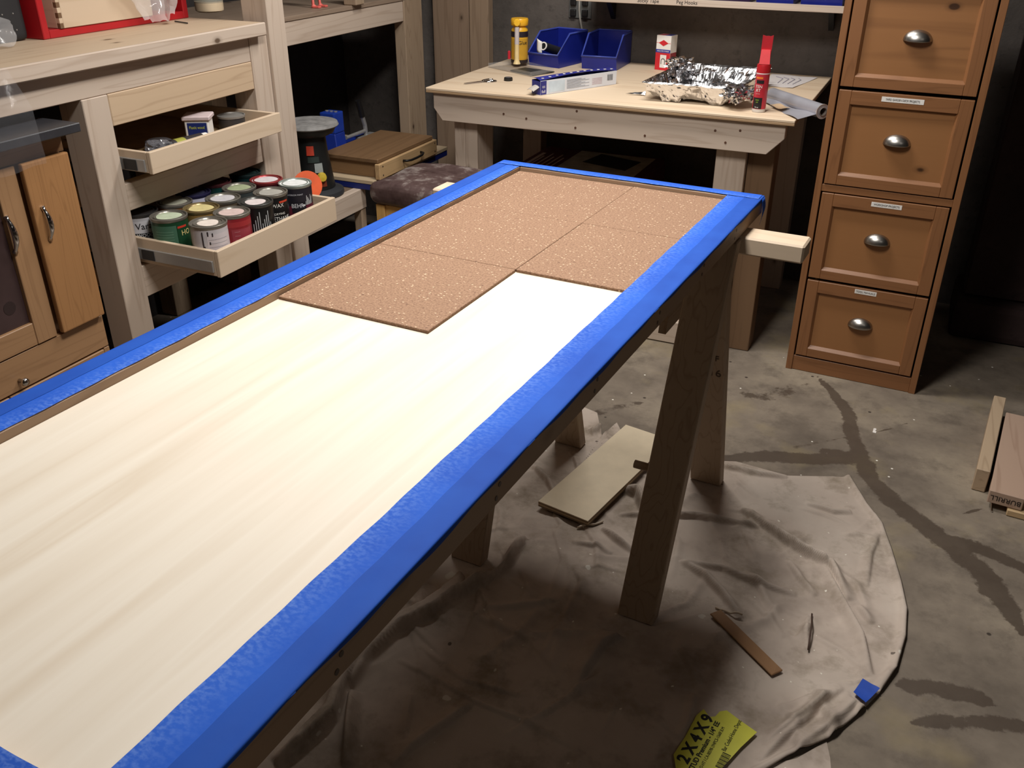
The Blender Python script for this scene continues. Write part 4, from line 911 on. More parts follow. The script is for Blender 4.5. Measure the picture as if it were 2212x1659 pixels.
# pocket-hole jig
kj = thing('drilling_jig', 'blue plastic drilling jig with toggle clamp behind the brown box', 'jig', (-2.33, 3.36, .5202)); ROOT[kj.name] = Matrix.Translation((-2.33, 3.29, .5202))
BL = plain((26, 50, 140), .4)
S().box((-2.46, 3.10, .5205), (-2.24, 3.56, .535), .004).make('jig_base', BL, kj)
S().prism([(-2.385, 3.16, .5355), (-2.29, 3.16, .5355), (-2.305, 3.17, .62), (-2.375, 3.17, .62)], (0, .075, 0), .003).make('jig_tower', BL, kj)
S().box((-2.376, 3.172, .6205), (-2.304, 3.243, .706), .005, 2).make('jig_head', plain((30, 62, 160), .35), kj)
for k in range(3): S().cyl((-2.362 + .022 * k, 3.208, .7062), (-2.362 + .022 * k, 3.208, .709), .008, n=14).make('drill_bushing', GALV, kj)
S().prism([(-2.29, 3.15, .5355), (-2.25, 3.13, .5355), (-2.25, 3.20, .5355), (-2.29, 3.22, .5355)], (0, 0, .035), .004).make('dust_collar', plain((22, 52, 130), .35), kj)
S().box((-2.36, 3.40, .5355), (-2.32, 3.52, .556), .003).make('clamp_base', GALV, kj)
S().cyl((-2.34, 3.30, .575), (-2.34, 3.45, .575), .008, n=12).make('clamp_rod', GALV, kj)
S().tube([(-2.34, 3.46, .556), (-2.34, 3.455, .60), (-2.34, 3.44, .64)], .010, 8).make('clamp_lever', GALV, kj)
S().tube([(-2.34, 3.438, .641), (-2.34, 3.43, .67), (-2.34, 3.415, .715)], .013, 10).make('clamp_grip', BLACK, kj, False, 60)
# black spindle tool
sx_, sy_, sz_ = -2.158, 2.875, .4802
sd = thing('spindle_sander', 'black tapered bench sander with dusty round grey table top', 'power tool', (sx_, sy_, sz_))
S().lathe([(0, 0), (.105, 0), (.11, .006), (.108, .020), (.085, .030), (0, .031)], (sx_, sy_, sz_), 36).make('base_foot', plain((44, 46, 50), .6), sd, False, 40)
S().lathe([(0, .0315), (.078, .0315), (.074, .06), (.060, .17), (.056, .225), (0, .226)], (sx_, sy_, sz_), 32).make('tool_body', plain((26, 28, 28), .4), sd, False, 40)
S().lathe([(0, .2265), (.06, .2265), (.088, .24), (.10, .262), (0, .263)], (sx_, sy_, sz_), 36).make('table_skirt', plain((30, 32, 32), .5), sd, False, 40)
S().lathe([(0, .2635), (.106, .2635), (.11, .268), (.106, .278), (.03, .280), (0, .280)], (sx_, sy_, sz_), 40).make('round_table', plain((136, 134, 132), .7, var=.3, nscale=30), sd, False, 40)
cf = math.atan2(-sy_, -sx_); Ms = Matrix.Translation((sx_, sy_, sz_))
def spatch(a0, a1, z0, z1, rgb, nm):
    rr_ = lambda z: .0795 - (z - .0315) * .115
    s = S(); s.grid([[Ms @ Vector((rr_(z) * math.cos(a), rr_(z) * math.sin(a), z)) for a in np.linspace(cf + a0, cf + a1, 6)] for z in np.linspace(z0, z1, 4)]); return s.make(nm, plain(rgb, .5), sd, False, 180)
spatch(-.35, .1, .165, .20, (190, 62, 40), 'sticker'); spatch(.05, .5, .10, .135, (150, 156, 154), 'switch_plate'); spatch(-.3, .35, .138, .16, (40, 52, 48), 'panel')
S().lathe([(0, 0), (.017, 0), (.019, .006), (.015, .018), (0, .02)], n=18, M=Ms @ Matrix.Translation((.072 * math.cos(cf + .35), .072 * math.sin(cf + .35), .083)) @ Vector((math.cos(cf + .35), math.sin(cf + .35), .1)).to_track_quat('Z', 'Y').to_matrix().to_4x4()).make('yellow_switch', plain((206, 180, 60), .5), sd, False, 40)
spatch(.2, .6, .045, .072, (120, 50, 30), 'sticker')
# orange disc behind the maroon can
od = thing('orange_disc', 'orange round disc standing behind the maroon paint can', 'disc', (-1.90, 2.49, ZC + .02))
pd = px(664, 397, -1.93)
q = Vector((.55, -.5, .25)).to_track_quat('Z', 'Y').to_matrix().to_4x4(); q.translation = Vector((pd.x, pd.y, pd.z - .006))
S().lathe([(0, 0), (.050, 0), (.050, .003), (0, .003)], n=32, M=q).make('disc', plain((226, 92, 40), .5), od)
S().lathe([(0, .0032), (.012, .0032), (.012, .006), (0, .006)], n=18, M=q).make('hub', plain((150, 60, 30), .5), od)
# little pink bird figure on the bay shelf
pf = pz(688, 16, 1.1305); bird = thing('pink_figurine', 'pink two-legged figurine on the shelf of the open bay', 'figurine', (pf.x, pf.y, 1.1305))
PK = plain((226, 110, 100), .5)
for s in (-1, 1):
    S().tube([(.0, .022 * s - .006, .0045), (-.008, .022 * s, .012), (-.01, .020 * s, .05), (-.012, .012 * s, .11)], [.010, .006, .006, .009], 8).make('leg', PK, bird, True, 180)
    S().box((-.012, .022 * s - .009, 0), (.024, .022 * s + .009, .008), .003, 2).make('foot', PK, bird, True)
S().lathe([(0, -.04), (.022, -.034), (.034, -.006), (.03, .02), (.014, .04), (0, .044)], (-.014, 0, .145), 18).make('body', PK, bird, True, 180)
S().lathe([(0, -.018), (.014, -.012), (.018, .002), (.012, .016), (0, .019)], (-.014, 0, .203), 16).make('head', PK, bird, True, 180)
p = pz(765, 10, 1.1305); tmb = thing('wood_block', 'small square pine block on the shelf beside the pink figurine', 'block', (p.x, p.y, 1.1305))
S().box((-.03, -.03, 0), (.03, .03, .13), .003).make('block', stud(2), tmb, True); S().box((-.032, -.032, .1305), (.032, .032, .138), .002).make('block_cap', stud(0), tmb, True)

# ------------------------------------------------------------------ oak cupboard under the bench
CXF = -1.985
oc = thing('oak_cupboard', 'oak cupboard with two doors and chrome pulls under the left bench', 'cupboard', (-2.3, 1.3, 0))
y1c = px(131, 284, CXF).y; y0c = .98; zt_c = px(131, 284, CXF).z
HO2, HO1 = honey(2), honey(1)
S().box((WX + .10, y0c, .001), (CXF - .021, y1c, zt_c), .002).make('carcass', HO2, oc)
zd0 = px(130, 722, CXF).z; yg = px(20, 345, CXF).y; 
S().box((CXF - .0205, y0c, zt_c - .048), (CXF - .004, y1c, zt_c), .001).make('top_rail', HO1, oc)
S().box((CXF - .0205, y0c, zd0 - .095), (CXF - .004, y1c, zd0 - .004), .001).make('mid_rail', HO1, oc)
yg = y1c - .150
# door with dark panel
dA = S().box((CXF - .0203, yg - .062, zd0), (CXF, yg - .002, zt_c - .050), .0015).make('door', HO2, oc)
S().box((CXF - .0203, y0c + .004, zd0), (CXF, y0c + .06, zt_c - .050), .0015).make('door_stile', HO2, dA)
S().box((CXF - .0203, y0c + .0605, zd0), (CXF - .001, yg - .0625, zd0 + .06), .0015).make('door_rail', HO1, dA)
S().box((CXF - .0203, y0c + .0605, zt_c - .11), (CXF - .001, yg - .0625, zt_c - .0505), .0015).make('door_rail', HO1, dA)
S().box((CXF - .020, y0c + .0605, zd0 + .0605), (CXF - .012, yg - .0625, zt_c - .1105), 0).make('dark_pane', plain((66, 50, 50), .25), dA)
pc = px(21, 666, CXF - .0115)
q = Matrix.Translation((CXF - .0118, pc.y, pc.z)) @ Matrix.Rotation(PI / 2, 4, 'Y'); S().lathe([(0, 0), (.017, 0), (.017, .0006), (0, .0006)], n=24, M=q).make('round_mark', plain((48, 36, 36), .4), dA)
dB = S().box((CXF - .003, yg + .008, zd0 + .004), (CXF + .014, y1c - .004, zt_c - .048), .004, 2).make('door', wood(2, (168, 122, 78), (112, 74, 42), knots=False, rough=.45, grain=3.0, tag='oak_veneer'), oc)
def pull(pt, pb, par):
    a, b = Vector(pt), Vector(pb); m = (a + b) / 2 + Vector((.030, 0, 0))
    P_ = []
    for t in np.linspace(0, 1, 13):
        P_.append(a * (1 - t) ** 2 + (a + b + Vector((.064, 0, 0))) * (t * (1 - t)) + b * t * t)
    S().tube(P_, [.003 + .0045 * math.sin(PI * t) + (.004 if t in (0, 1) else 0) for t in np.linspace(0, 1, 13)], 10).make('pull_handle', CHROME, par, False, 180)
pull(px(91, 447, CXF + .0142), px(108, 517, CXF + .0142), dB)
pull(px(12, 468, CXF + .0002), px(33, 545, CXF + .0002), dA)
for a, b in ((y0c + .004, px(15, 830, CXF).y - .002), (px(15, 830, CXF).y + .002, y1c - .02)):
    dz = S().box((CXF - .0205, a, .24), (CXF - .002, b, zd0 - .10), .0015).make('drawer_front', HO1, oc)
pk = px(43, 822, CXF); S().lathe([(0, 0), (.005, 0), (.005, .012), (.011, .02), (.009, .027), (0, .029)], n=18, M=Matrix.Translation((CXF - .0018, pk.y, pk.z)) @ Matrix.Rotation(PI / 2, 4, 'Y')).make('knob', CHROME, dz, False, 180)
S().box((CXF - .0205, y0c, .002), (CXF - .006, y1c, .235), .001).make('kick_board', HO1, oc)
S().box((CXF - .0205, y1c - .018, .238), (CXF - .004, y1c, zd0 - .098), .001).make('end_stile', HO2, oc)
# dark sheet on the cupboard
zs = zt_c + .0008
ds = S().box((-2.45, 1.0, zs), (-1.935, px(160, 250, -1.95).y, zs + .022), .002).make('dark_sheet', plain((52, 52, 56), .35), None); tag(ds, 'dark grey slab lying on top of the oak cupboard', 'board')
# hanging clear plastic over the bench front
Pg = []
for j in range(15):
    v = j / 14; row = []
    for i in range(22):
        u = i / 21; y = 1.16 + .36 * u
        if v < .28: x = -2.10 + .108 * (v / .28); z = 1.1635
        else: x = -1.988 + .066 * min(1, (v - .28) / .3) + .006 * math.sin(u * 14 + v * 4); z = 1.1635 - (v - .28) * .30
        row.append(crum((x, y, z), .0035, 18))
    Pg.append(row)
for r_ in Pg[:5]:
    for p in r_:
        p.z = max(p.z, 1.1622)
for r_ in Pg[4:]:
    for p in r_: p.x = max(p.x, -1.993)
s_ = S().grid(Pg); tag(s_.make('plastic_sheet', mat_clear('thin_film', (226, 226, 232), .05, .12), None, False, 180), 'thin clear plastic film hanging over the front edge of the left bench', 'plastic')
# ------------------------------------------------------------------ things on the left bench top
ZW = 1.1606
rt = thing('red_tray', 'red painted open crate standing on edge on the left bench', 'crate', (-2.38, 2.19, ZW))
X0, X1, Y0, Y1, Z0, Z1 = -2.46, -2.300, 1.902, 2.478, ZW, ZW + .30; tk = .022
S().box((X0, Y0, Z0), (X1, Y0 + tk, Z1), .002).make('side_board', REDP, rt); S().box((X0, Y1 - tk, Z0), (X1, Y1, Z1), .002).make('side_board', REDP, rt)
S().box((X0, Y0 + tk, Z0), (X1 - .0004, Y1 - tk, Z0 + tk), .002).make('bottom_board', REDP, rt); S().box((X0, Y0 + tk, Z1 - tk), (X1 - .0004, Y1 - tk, Z1), .002).make('top_board', REDP, rt)
S().box((X0, Y0 + tk, Z0 + tk), (X0 + .012, Y1 - tk, Z1 - tk), 0).make('back_board', plain((96, 20, 28), .5), rt)
# finger-jointed box inside
jb = thing('finger_joint_box', 'pale wooden box with finger-jointed corners inside the red crate', 'box', (-2.37, 2.14, ZW + tk))
jx0, jx1, jy0, jy1, jz0 = -2.43, -2.296, 1.962, 2.33, ZW + tk + .0006
S().box((jx0, jy0 + .012, jz0), (jx1, jy1 - .012, jz0 + .22), .001).make('front_board', birch(1), jb)
for k in range(8):
    S().box((jx1 - .012, jy0, jz0 + .0275 * k), (jx1, jy0 + .0118, jz0 + .0275 * k + .0135), .0004).make('finger', wood(1, (120, 92, 66), (90, 66, 46), knots=False, tag='endgrain'), jb)
    S().box((jx1 - .012, jy0, jz0 + .0275 * k + .0137), (jx1, jy0 + .0118, jz0 + .0275 * k + .0273), .0004).make('finger', birch(1), jb)
S().box((jx0, jy0, jz0), (jx1 - .0122, jy0 + .0118, jz0 + .22), .001).make('end_board', birch(0), jb)
# clear bag draped over the crate
Pg = []
for j in range(20):
    v = j / 19; row = []
    for i in range(26):
        u = i / 25; c_ = 2.285 + .03 * v; wd = .185 - .16 * max(0, v - .35) * 1.1
        y = c_ + (u - .5) * 2 * wd; x = -2.286 + .016 * math.sin(u * 9 + v * 3) + .03 * v * v; z = ZW + .27 - v * (.262 if .25 < u < .85 else .25)
        row.append(crum((x, y, z), .013, 15))
    Pg.append(row)
for r_ in Pg:
    for p in r_: p.z = max(p.z, ZW + .001); p.x = max(p.x, -2.292)
s_ = S().grid(Pg); tag(s_.make('plastic_bag', mat_clear('bag_film', (236, 230, 226), .42, .10), None, False, 30), 'crumpled clear plastic bag hanging over the red crate', 'plastic bag')
# cream jar
jp = pz(445, 26, ZW); jr = thing('cream_jar', 'clear jar of cream-coloured paste behind the red crate', 'jar', (jp.x, jp.y + .02, ZW))
S().lathe([(0, 0), (.040, 0), (.047, .004), (.048, .012), (.048, .034), (0, .034)], n=30).make('paste', plain((222, 200, 168), .4), jr, True, 40)
S().lathe([(.0485, .030), (.049, .036), (.048, .12), (.040, .135), (.038, .135), (.046, .12), (.047, .036)], n=30).make('jar_wall', mat_clear('jar_glass', (170, 176, 170), .35, .1), jr, True, 40)
S().lathe([(0, .135), (.041, .135), (.042, .15), (0, .151)], n=26).make('jar_lid', plain((210, 206, 200), .4), jr, True, 40)
bs = S().tube([pz(378, 46, ZW + .0025), pz(405, 50, ZW + .0025)], .0022, 6).make('black_pin', BLACK, None); tag(bs, 'short black pin lying on the left bench below the red crate', 'pin')
# black studded case
bk = thing('tool_bag', 'black tool bag with rows of stitched dots beside the red crate', 'bag', (-2.47, 1.70, ZW))
S().box((-2.62, 1.30, ZW), (-2.335, 1.888, ZW + .30), .02, 3).make('bag_body', plain((38, 38, 40), .7), bk, False, 60)
DOT = plain((150, 146, 140), .6)
for r_ in range(5):
    for k in range(16):
        S().lathe([(0, 0), (.0022, 0), (.0016, .0012), (0, .0014)], n=6, M=Matrix.Translation((-2.335, 1.34 + .034 * k, ZW + .03 + .042 * r_)) @ Matrix.Rotation(PI / 2, 4, 'Y')).make('stitch_dot', DOT, bk)
s_ = S().grid([[crum((-2.325 + .07 * v + .01 * math.sin(u * 8), 1.52 + .30 * u - .10 * v * (u - .5), ZW + .002 + .12 * (1 - v) * (1 - .5 * u)), .016, 20) for u in np.linspace(0, 1, 14)] for v in np.linspace(0, 1, 12)])
for v in s_.bm.verts: v.co.z = max(v.co.z, ZW + .0035); v.co.x = max(v.co.x, -2.331)
tag(s_.make('plastic_bag', mat_clear('bag_film2', (232, 228, 226), .28, .12), None, False, 35), 'crumpled clear plastic bag slumped against the black tool bag', 'plastic bag')

# ------------------------------------------------------------------ padded stool behind the table
stl = thing('padded_stool', 'wooden stool with dusty dark brown padded top behind the tray table', 'stool', (-1.565, 2.82, 0), R_(-3))
s_ = S(); sw, sd2, sz0 = .205, .175, .545
bmesh.ops.create_cube(s_.bm, size=1, matrix=Matrix.Translation((0, 0, sz0 + .045)) @ Matrix.Diagonal((2 * sw, 2 * sd2, .088, 1)))
bmesh.ops.bevel(s_.bm, geom=s_.bm.edges[:], offset=.036, segments=5, profile=.5, affect='EDGES'); bmesh.ops.subdivide_edges(s_.bm, edges=s_.bm.edges[:], cuts=2, use_grid_fill=True)
for v in s_.bm.verts:
    if v.co.z > sz0 + .05: v.co.z += .012 * noise.noise(v.co * 9) - .006 * (abs(v.co.x) / sw)
def mat_leather():
    n = NT('worn_leather'); v = n.coords(); c = n.ramp(n.noise(v, 7, 5, .7), [(.36, lin((56, 38, 38))), (.52, lin((86, 68, 66))), (.66, lin((160, 150, 144)))])
    n.bump(n.noise(v, 60, 3), .2, .002); return n.done(c, .45)
s_.make('padded_seat', mat_leather(), stl, True, 180)
YL = wood(2, (206, 164, 98), (168, 124, 66), knots=False, tag='yellow'); YL0 = wood(0, (206, 164, 98), (168, 124, 66), knots=False, tag='yellow')
for a in (-1, 1):
    for b in (-1, 1): S().box((a * .165 - .018, b * .135 - .018, .001), (a * .165 + .018, b * .135 + .018, sz0 + .0005), .002).make('leg', YL, stl, True)
for b in (-1, 1): S().box((-.146, b * .135 - .010, .36), (.146, b * .135 + .010, sz0), .001).make('apron', YL0, stl, True)
for a in (-1, 1): S().box((a * .165 - .010, -.116, .36), (a * .165 + .010, .116, sz0), .001).make('apron', YL0, stl, True)

# ================================================================== DROP CLOTH
def fp(x, y): p = pz(x, y, 0); return (p.x, p.y)
redge = [fp(*q) for q in [(1835, 1035), (1850, 1060), (1872, 1095), (1905, 1135), (1925, 1190), (1945, 1260), (1958, 1320), (1955, 1380), (1935, 1450), (1900, 1500), (1850, 1550), (1790, 1600), (1700, 1640), (1640, 1672)]]
redge = redge[::-1]; ry = np.array([q[1] for q in redge]); rx = np.array([q[0] for q in redge])
ry = np.concatenate([[.3, 1.0, 1.2], ry]); rx = np.concatenate([[-.35, -.30, -.16], rx])
tedge = sorted(fp(*q) for q in [(1100, 985), (1150, 925), (1215, 880), (1245, 876), (1290, 895), (1332, 915), (1300, 945), (1370, 985), (1410, 1003), (1500, 996), (1590, 1000), (1700, 1030), (1800, 1032), (1835, 1035)])
te = [(-1.6, 2.20)] + [q for q in tedge]; tx_ = np.array([q[0] for q in te]); ty_ = np.array([q[1] for q in te])
y0 = .62; yT = ty_[-1]; xl = -1.45
nu, nv = 430, 500
U, V_ = np.meshgrid(np.linspace(0, 1, nu), np.linspace(0, 1, nv))
Yn = y0 + V_ * (yT - y0); Xc = xl + U * (np.interp(Yn, ry, rx) - xl)
Yc = y0 + (Yn - y0) * (np.interp(Xc, tx_, ty_) - y0) / (yT - y0)
P = np.stack([Xc.ravel(), Yc.ravel()], -1)
Zc = np.full(len(P), .003)
# long gentle swells
for _ in range(18):
    k = rng.normal(0, 9, 2); ph = rng.uniform(0, 6); Zc += .0007 * np.sin(P @ k + ph)
nz = np.array([noise.noise(Vector((a * 3.0, b * 3.0, .3))) for a, b in P[::1]]) if False else 0
folds = [ # px polyline, height, width, skew
    ([(1470, 1215), (1520, 1250), (1560, 1290), (1600, 1340)], .016, .014), ([(1335, 1115), (1400, 1118), (1500, 1120), (1640, 1142)], .015, .013), ([(1600, 1105), (1650, 1140), (1720, 1190), (1790, 1230), (1830, 1300)], .022, .020),
    ([(1480, 1220), (1560, 1235), (1640, 1270), (1720, 1290)], .012, .012), ([(1300, 1145), (1330, 1170), (1365, 1195)], .016, .010), ([(1235, 1175), (1290, 1185), (1320, 1200)], .008, .009),
    ([(1345, 1065), (1375, 1075), (1390, 1110)], .030, .018), ([(1200, 965), (1240, 950), (1290, 935), (1325, 918)], .014, .012), ([(1150, 1010), (1180, 1040), (1200, 1075)], .014, .012), ([(1215, 950), (1240, 990), (1250, 1020)], .010, .012),
    ([(1135, 1170), (1100, 1225), (1070, 1245), (1000, 1290), (960, 1310)], .036, .020), ([(1020, 1225), (985, 1290), (940, 1330), (860, 1370), (800, 1430), (760, 1490)], .042, .024), ([(780, 1430), (740, 1500), (720, 1560), (650, 1625), (600, 1659)], .044, .022),
    ([(760, 1500), (755, 1560), (745, 1659)], .030, .018), ([(860, 1430), (950, 1475), (1030, 1520), (1130, 1560), (1250, 1625)], .006, .007), ([(905, 1400), (1000, 1470), (1130, 1510)], .005, .007), ([(890, 1500), (880, 1560), (875, 1600)], .006, .008),
    ([(1020, 1520), (960, 1570), (890, 1620), (850, 1659)], .012, .022), ([(1390, 1350), (1300, 1400), (1260, 1460), (1240, 1500)], .014, .03), ([(1040, 1320), (1150, 1310), (1210, 1300)], .008, .012), ([(1500, 1500), (1490, 1560), (1470, 1600)], .008, .014),
    ([(1770, 1210), (1810, 1290), (1860, 1380), (1880, 1470)], .016, .018), ([(1745, 1335), (1740, 1370), (1745, 1410)], .010, .008), ([(1850, 1310), (1880, 1350)], .010, .014), ([(1700, 1215), (1730, 1260), (1760, 1290)], .010, .012),
    ([(1820, 1490), (1760, 1530), (1720, 1560), (1650, 1610)], .010, .014), ([(1790, 1500), (1740, 1560), (1690, 1600), (1640, 1650)], .012, .016), ([(1870, 1500), (1800, 1570), (1720, 1620)], .016, .022), ([(1570, 1430), (1600, 1490)], .006, .02),
    ([(1840, 1110), (1800, 1110), (1740, 1090)], .010, .014), ([(1700, 1035), (1640, 1030), (1570, 1015), (1510, 1010)], .012, .010), ([(1900, 1150), (1880, 1200), (1870, 1270)], .008, .02), ([(1610, 1290), (1660, 1340), (1690, 1380)], .005, .01)]
for k in range(120):                                          # small random creases, following the hem on the free side
    xx, yy = random.uniform(-1.0, .15), random.uniform(1.15, 2.4); a = random.gauss(1.9, .7); ln = random.uniform(.05, .16)
    cxp = [(xx - ln * math.cos(a), yy - ln * math.sin(a)), (xx + .02 * random.uniform(-1, 1), yy + .02 * random.uniform(-1, 1)), (xx + ln * math.cos(a + .3), yy + ln * math.sin(a + .3))]
    d, t, sd_ = interp_dist(P, cxp); hh = random.uniform(.003, .009)
    Zc += hh * np.sin(np.clip(t, 0, 1) * PI) ** .6 * np.exp(-(d / np.where(sd_ > 0, .005, .014)) ** 2)
for poly, h, wdt in folds:
    d, t, sd_ = interp_dist(P, [fp(*q) for q in poly]); tp = np.sin(np.clip(t, .0, 1) * PI) ** .45
    q0, q1 = fp(*poly[0]), fp(*poly[-1]); near = 1 if (-(q1[1] - q0[1]) * .45 + (q1[0] - q0[0]) * -1.0) > 0 else -1
    w_ = np.where(sd_ * near > 0, .004 + wdt * .10, .004 + wdt * .75); Zc += 1.55 * h * tp * np.exp(-(d / w_) ** 2)
# rolled free edge
er = np.interp(Yc.ravel(), ry, rx) - P[:, 0]; Zc += .010 * np.exp(-((er - .006) / .010) ** 2) * (P[:, 1] > 1.2)
# keep flat below sawhorse feet and boards
def flat(cx_, cy_, r_, z_):
    global Zc
    d = np.hypot(P[:, 0] - cx_, P[:, 1] - cy_); k = np.clip((d - r_) / .04, 0, 1); Zc = np.minimum(Zc, z_ + k * .08)
for lx in (-.955, -.515):
    for s in (-1, 1):
        for ym in (1.919, .245):
            q = tw(lx, ym + s * .318, 0); flat(q.x, q.y, .085, .004)
pb_ = [pz(1163, 1083, .03), pz(1352, 918, .03)]; u_ = (pb_[1] - pb_[0]); u_.z = 0; u_.normalize()
rel = P - np.array([pb_[0].x, pb_[0].y]); au = rel @ np.array([u_.x, u_.y]); av = rel @ np.array([u_.y, -u_.x])
dd_ = np.maximum.reduce([-au, au - .53, -av, av - .16]); Zc = np.minimum(Zc, .0095 + np.clip(dd_ / .03, 0, 1) * .08)
flat(*fp(1868, 1506), .034, .0055)
Zc = np.clip(Zc, .0015, .05)
dc = npmesh('drop_cloth', Xc, Yc, Zc.reshape(nv, nu), CLOTH); ROOT[dc.name] = Matrix.Identity(4)
so = dc.modifiers.new('thickness', 'SOLIDIFY'); so.thickness = .0012; so.offset = 1
tag(dc, 'crumpled paint-spotted canvas drop cloth on the concrete floor under the table', 'drop cloth')
# doubled-over corner at the near side
k0 = [Vector(fp(*q) + (.0012,)) for q in [(1640, 1659), (1720, 1640), (1785, 1603), (1793, 1640), (1797, 1690), (1640, 1720)]]
S().prism(k0, (0, 0, .0014)).make('folded_corner', CLOTH, dc)
# blue tape patch on the cloth edge
bq = [fp(1860, 1480), fp(1897, 1501), fp(1866, 1533), fp(1840, 1509)]
def zcl(x, y):
    d2 = (P[:, 0] - x) ** 2 + (P[:, 1] - y) ** 2; m_ = d2 < .010 ** 2
    return (Zc[m_].max() if m_.any() else Zc[np.argmin(d2)]) + .0013
s_ = S(); Pg = []
for v in np.linspace(0, 1, 7):
    row = []
    for u in np.linspace(0, 1, 7):
        a = Vector(bq[0]).lerp(Vector(bq[1]), u); b = Vector(bq[3]).lerp(Vector(bq[2]), u); c = a.lerp(b, v)
        row.append(Vector((c.x, c.y, zcl(c.x, c.y))))
    Pg.append(row)
hi_ = max(p.z for r_ in Pg for p in r_)
for r_ in Pg:
    for p in r_: p.z = .2 * p.z + .8 * hi_ + .0012
s_.solid(Pg, .0005); s_.make('tape_patch', plain((34, 76, 176), .55), dc, False, 60)

# ------------------------------------------------------------------ loose things on the floor
zc_ = .012
pb_ = [pz(1163, 1083, zc_ + .02), pz(1272, 1127, zc_ + .02), pz(1420, 927, zc_ + .02), pz(1352, 918, zc_ + .02)]
u_ = (pb_[3] - pb_[0]); u_.z = 0; L_ = u_.length; u_.normalize(); v_ = Vector((u_.y, -u_.x, 0))
pm = thing('plywood_offcut', 'cream plywood offcut lying on the drop cloth behind the sawhorse leg', 'board', (pb_[0] + u_ * .25 + v_ * .08).xy.to_3d() + Vector((0, 0, zc_)))
base = pb_[0].copy(); base.z = 0
for k, (z0, z1, rgb) in enumerate(((.004, .0085, (120, 100, 76)), (.0087, .0135, (176, 152, 118)), (.0137, .0185, (126, 104, 78)))):
    S().prism([base + Vector((0, 0, z0 + zc_)), base + u_ * L_ + Vector((0, 0, z0 + zc_)), base + u_ * L_ + v_ * .160 + Vector((0, 0, z0 + zc_)), base + v_ * .160 + Vector((0, 0, z0 + zc_))], (0, 0, z1 - z0)).make('ply_layer', plain(rgb, .7, var=.2), pm)
S().prism([base + Vector((0, 0, .0187 + zc_)), base + u_ * L_ + Vector((0, 0, .0187 + zc_)), base + u_ * L_ + v_ * .160 + Vector((0, 0, .0187 + zc_)), base + v_ * .160 + Vector((0, 0, .0187 + zc_))], (0, 0, .0025)).make('face_veneer', plain((214, 198, 170), .6, var=.06), pm)
# thin strip by the leg foot
a, b = pz(1545, 1322, .012), pz(1679, 1454, .012)
st_ = S().beam(a, b, .032, .005, (0, 0, 1)).make('wood_strip', wood(1, (150, 112, 76), (110, 78, 50), knots=False, tag='strip'), None); tag(st_, 'thin brown wooden strip lying on the drop cloth by the near leg', 'strip')
# torn yellow lumber tag
yp = [(1455, 1630), (1480, 1592), (1505, 1545), (1520, 1532), (1532, 1549), (1545, 1548), (1555, 1537), (1570, 1535), (1598, 1556), (1635, 1582), (1600, 1615), (1560, 1659), (1525, 1700), (1470, 1720)]
yz = .014
yt = thing('lumber_tag', 'torn yellow printed lumber tag on the drop cloth', 'tag', pz(1545, 1610, .006))
S().prism([pz(x, y, yz) for x, y in yp], (0, 0, .0007)).make('tag_sheet', plain((206, 204, 74), .35, var=.06), yt)
O = pz(1502, 1657, yz + .001); Xd = pz(1590, 1500, yz + .001) - O; Xd.normalize(); Yd = Vector((-Xd.y, Xd.x, 0))
def ttext(s, size, x, y, off=0.0, sx=1.0):
    p = pz(x, y, yz + .0011); return text(s, size, frame(p, Xd, Yd), INK, yt, align='LEFT', off=off, sx=sx)
ttext('2 X 4 X 9', .034, 1474, 1646, .0012, 1.0)
ttext('STUD Premium - 1/4" EE', .0145, 1492, 1664, .0004, .95)
ttext('KD-HT I CA-00598-294PCS-1568F.B.M', .0098, 1512, 1663, 0, .78)
ttext('Bar Coded-Home Depot', .0125, 1563, 1622, 0, .72)
O2 = pz(1552, 1640, yz + .001); 
for k in range(13):
    p = pz(1545, 1655, yz + .0011) + Xd * (.0032 * k); S().prism([p, p + Xd * (.0011 + .0008 * (k % 3 == 0)), p + Xd * (.0011 + .0008 * (k % 3 == 0)) - Yd * .017, p - Yd * .017], (0, 0, .0003)).make('barcode_bar', INK, yt)
# lumber at the right edge
def lumber(name, label, a, b, w, z0, h, mat, group=None):
    a, b = Vector(a), Vector(b); d = (b - a).normalized(); n = Vector((d.y, -d.x, 0))
    t = thing(name, label, 'lumber', ((a + b) / 2).to_3d() + Vector((0, 0, z0)))
    q = [a, b, b + n.xy * w, a + n.xy * w] if False else [Vector((a.x, a.y, z0)), Vector((b.x, b.y, z0)), Vector((b.x, b.y, z0)) + n * w, Vector((a.x, a.y, z0)) + n * w]
    S().prism(q, (0, 0, h), .002).make('timber', mat, t); return t, d, n
la = pz(2097, 1057, 0); lb = pz(2150, 852, .075)
t, d, n = lumber('lumber_offcut', 'narrow pale stud standing on edge on the floor past the drop cloth', (la.x, la.y, 0), (la.x + .050, la.y + .50, 0), .036, .001, .072, wood(1, (190, 166, 138), (126, 98, 72), tag='offcut'))
lb0 = pz(2132, 1080, .028)
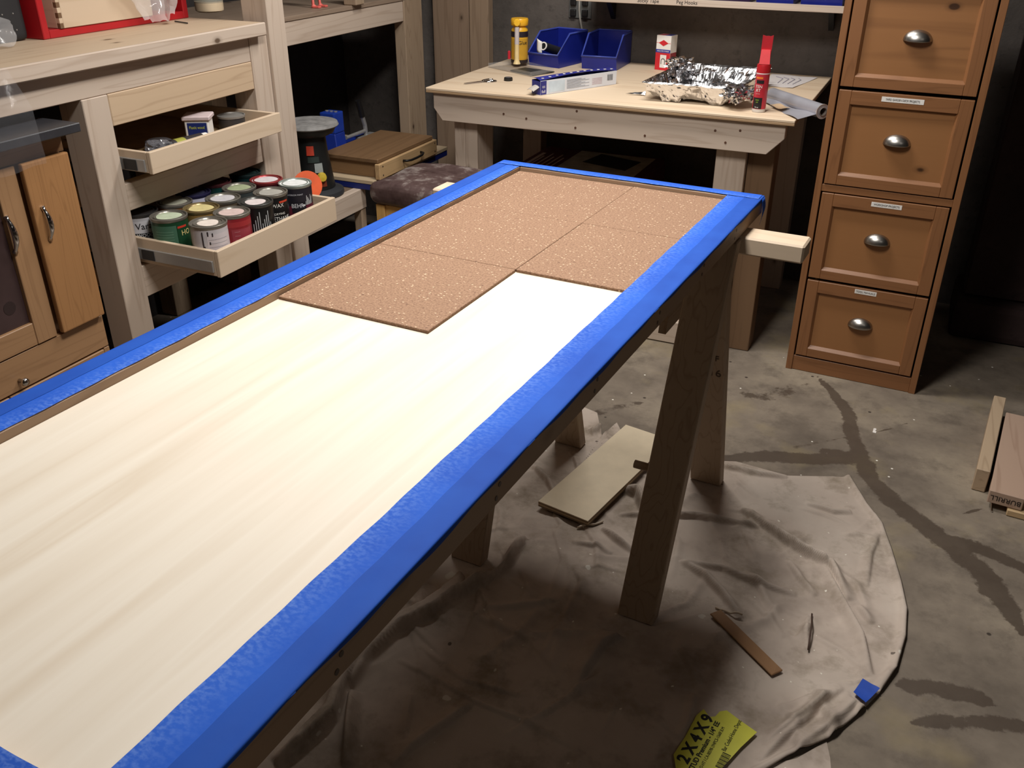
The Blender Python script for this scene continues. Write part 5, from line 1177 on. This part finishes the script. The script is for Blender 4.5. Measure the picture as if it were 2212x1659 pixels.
t, d, n = lumber('lumber_offcut', 'reddish stud with ink-stamped end leaning beside the narrow pale stud', (lb0.x, lb0.y, 0), (lb0.x + .05, lb0.y + .50, 0), .088, .022, .040, wood(1, (186, 158, 138), (138, 104, 84), tag='reddish'))
mz = Vector((lb0.x, lb0.y, .042)) + n * .044 - d * .0008
text('BURRILL', .021, frame(mz, -n, (0, 0, -1)), plain((44, 36, 32), .8), t)
lc0 = pz(2172, 1114, 0)
t, d, n = lumber('lumber_offcut', 'flat pale board lying beneath the ink-stamped stud', (lc0.x, lc0.y, 0), (lc0.x + .04, lc0.y + .52, 0), .12, .001, .0195, wood(1, (206, 176, 134), (150, 116, 80), tag='offcut'))
nl = S().cyl(pz(2142, 1086, .003), pz(2142, 1105, .003), .0028, n=8).make('nail', CHROME, None); tag(nl, 'short shiny nail on the concrete near the stacked studs', 'nail')
# bits of debris
def stick(name, label, cat, a, b, r, rgb, z=.01):
    pts = [pz(a[0] + (b[0] - a[0]) * f, a[1] + (b[1] - a[1]) * f + 3 * math.sin(f * 3), 0) for f in np.linspace(0, 1, 8)]
    for p in pts: p.z = zcl(p.x, p.y) + r + .001
    o = S().tube(pts, r, 6).make(name, plain(rgb, .7), None, False, 180); return tag(o, label, cat)
stick('wood_splinter', 'pale splinter lying at the corner of the plywood offcut', 'splinter', (1247, 1146), (1302, 1130), .003, (186, 170, 150), .020)
stick('wood_splinter', 'pale thin splinter on the cloth near the brown wooden strip', 'splinter', (1545, 1316), (1602, 1338), .0025, (190, 172, 150), .016)
stick('bent_twig', 'dark bent twig on the bright part of the drop cloth', 'twig', (1752, 1336), (1744, 1412), .0022, (66, 46, 34), .016)
wl = pz(1890, 930, .0005)
pl_ = S().prism([wl + Vector(v) for v in ((-.006, -.016, 0), (.004, -.017, 0), (.005, -.006, 0), (.001, -.004, 0), (.004, .004, 0), (.002, .014, 0), (-.005, .012, 0))], (0, 0, .0012)).make('paint_chip', plain((232, 226, 220), .6), None); tag(pl_, 'white ragged paint chip on the concrete in front of the file cabinet', 'chip')
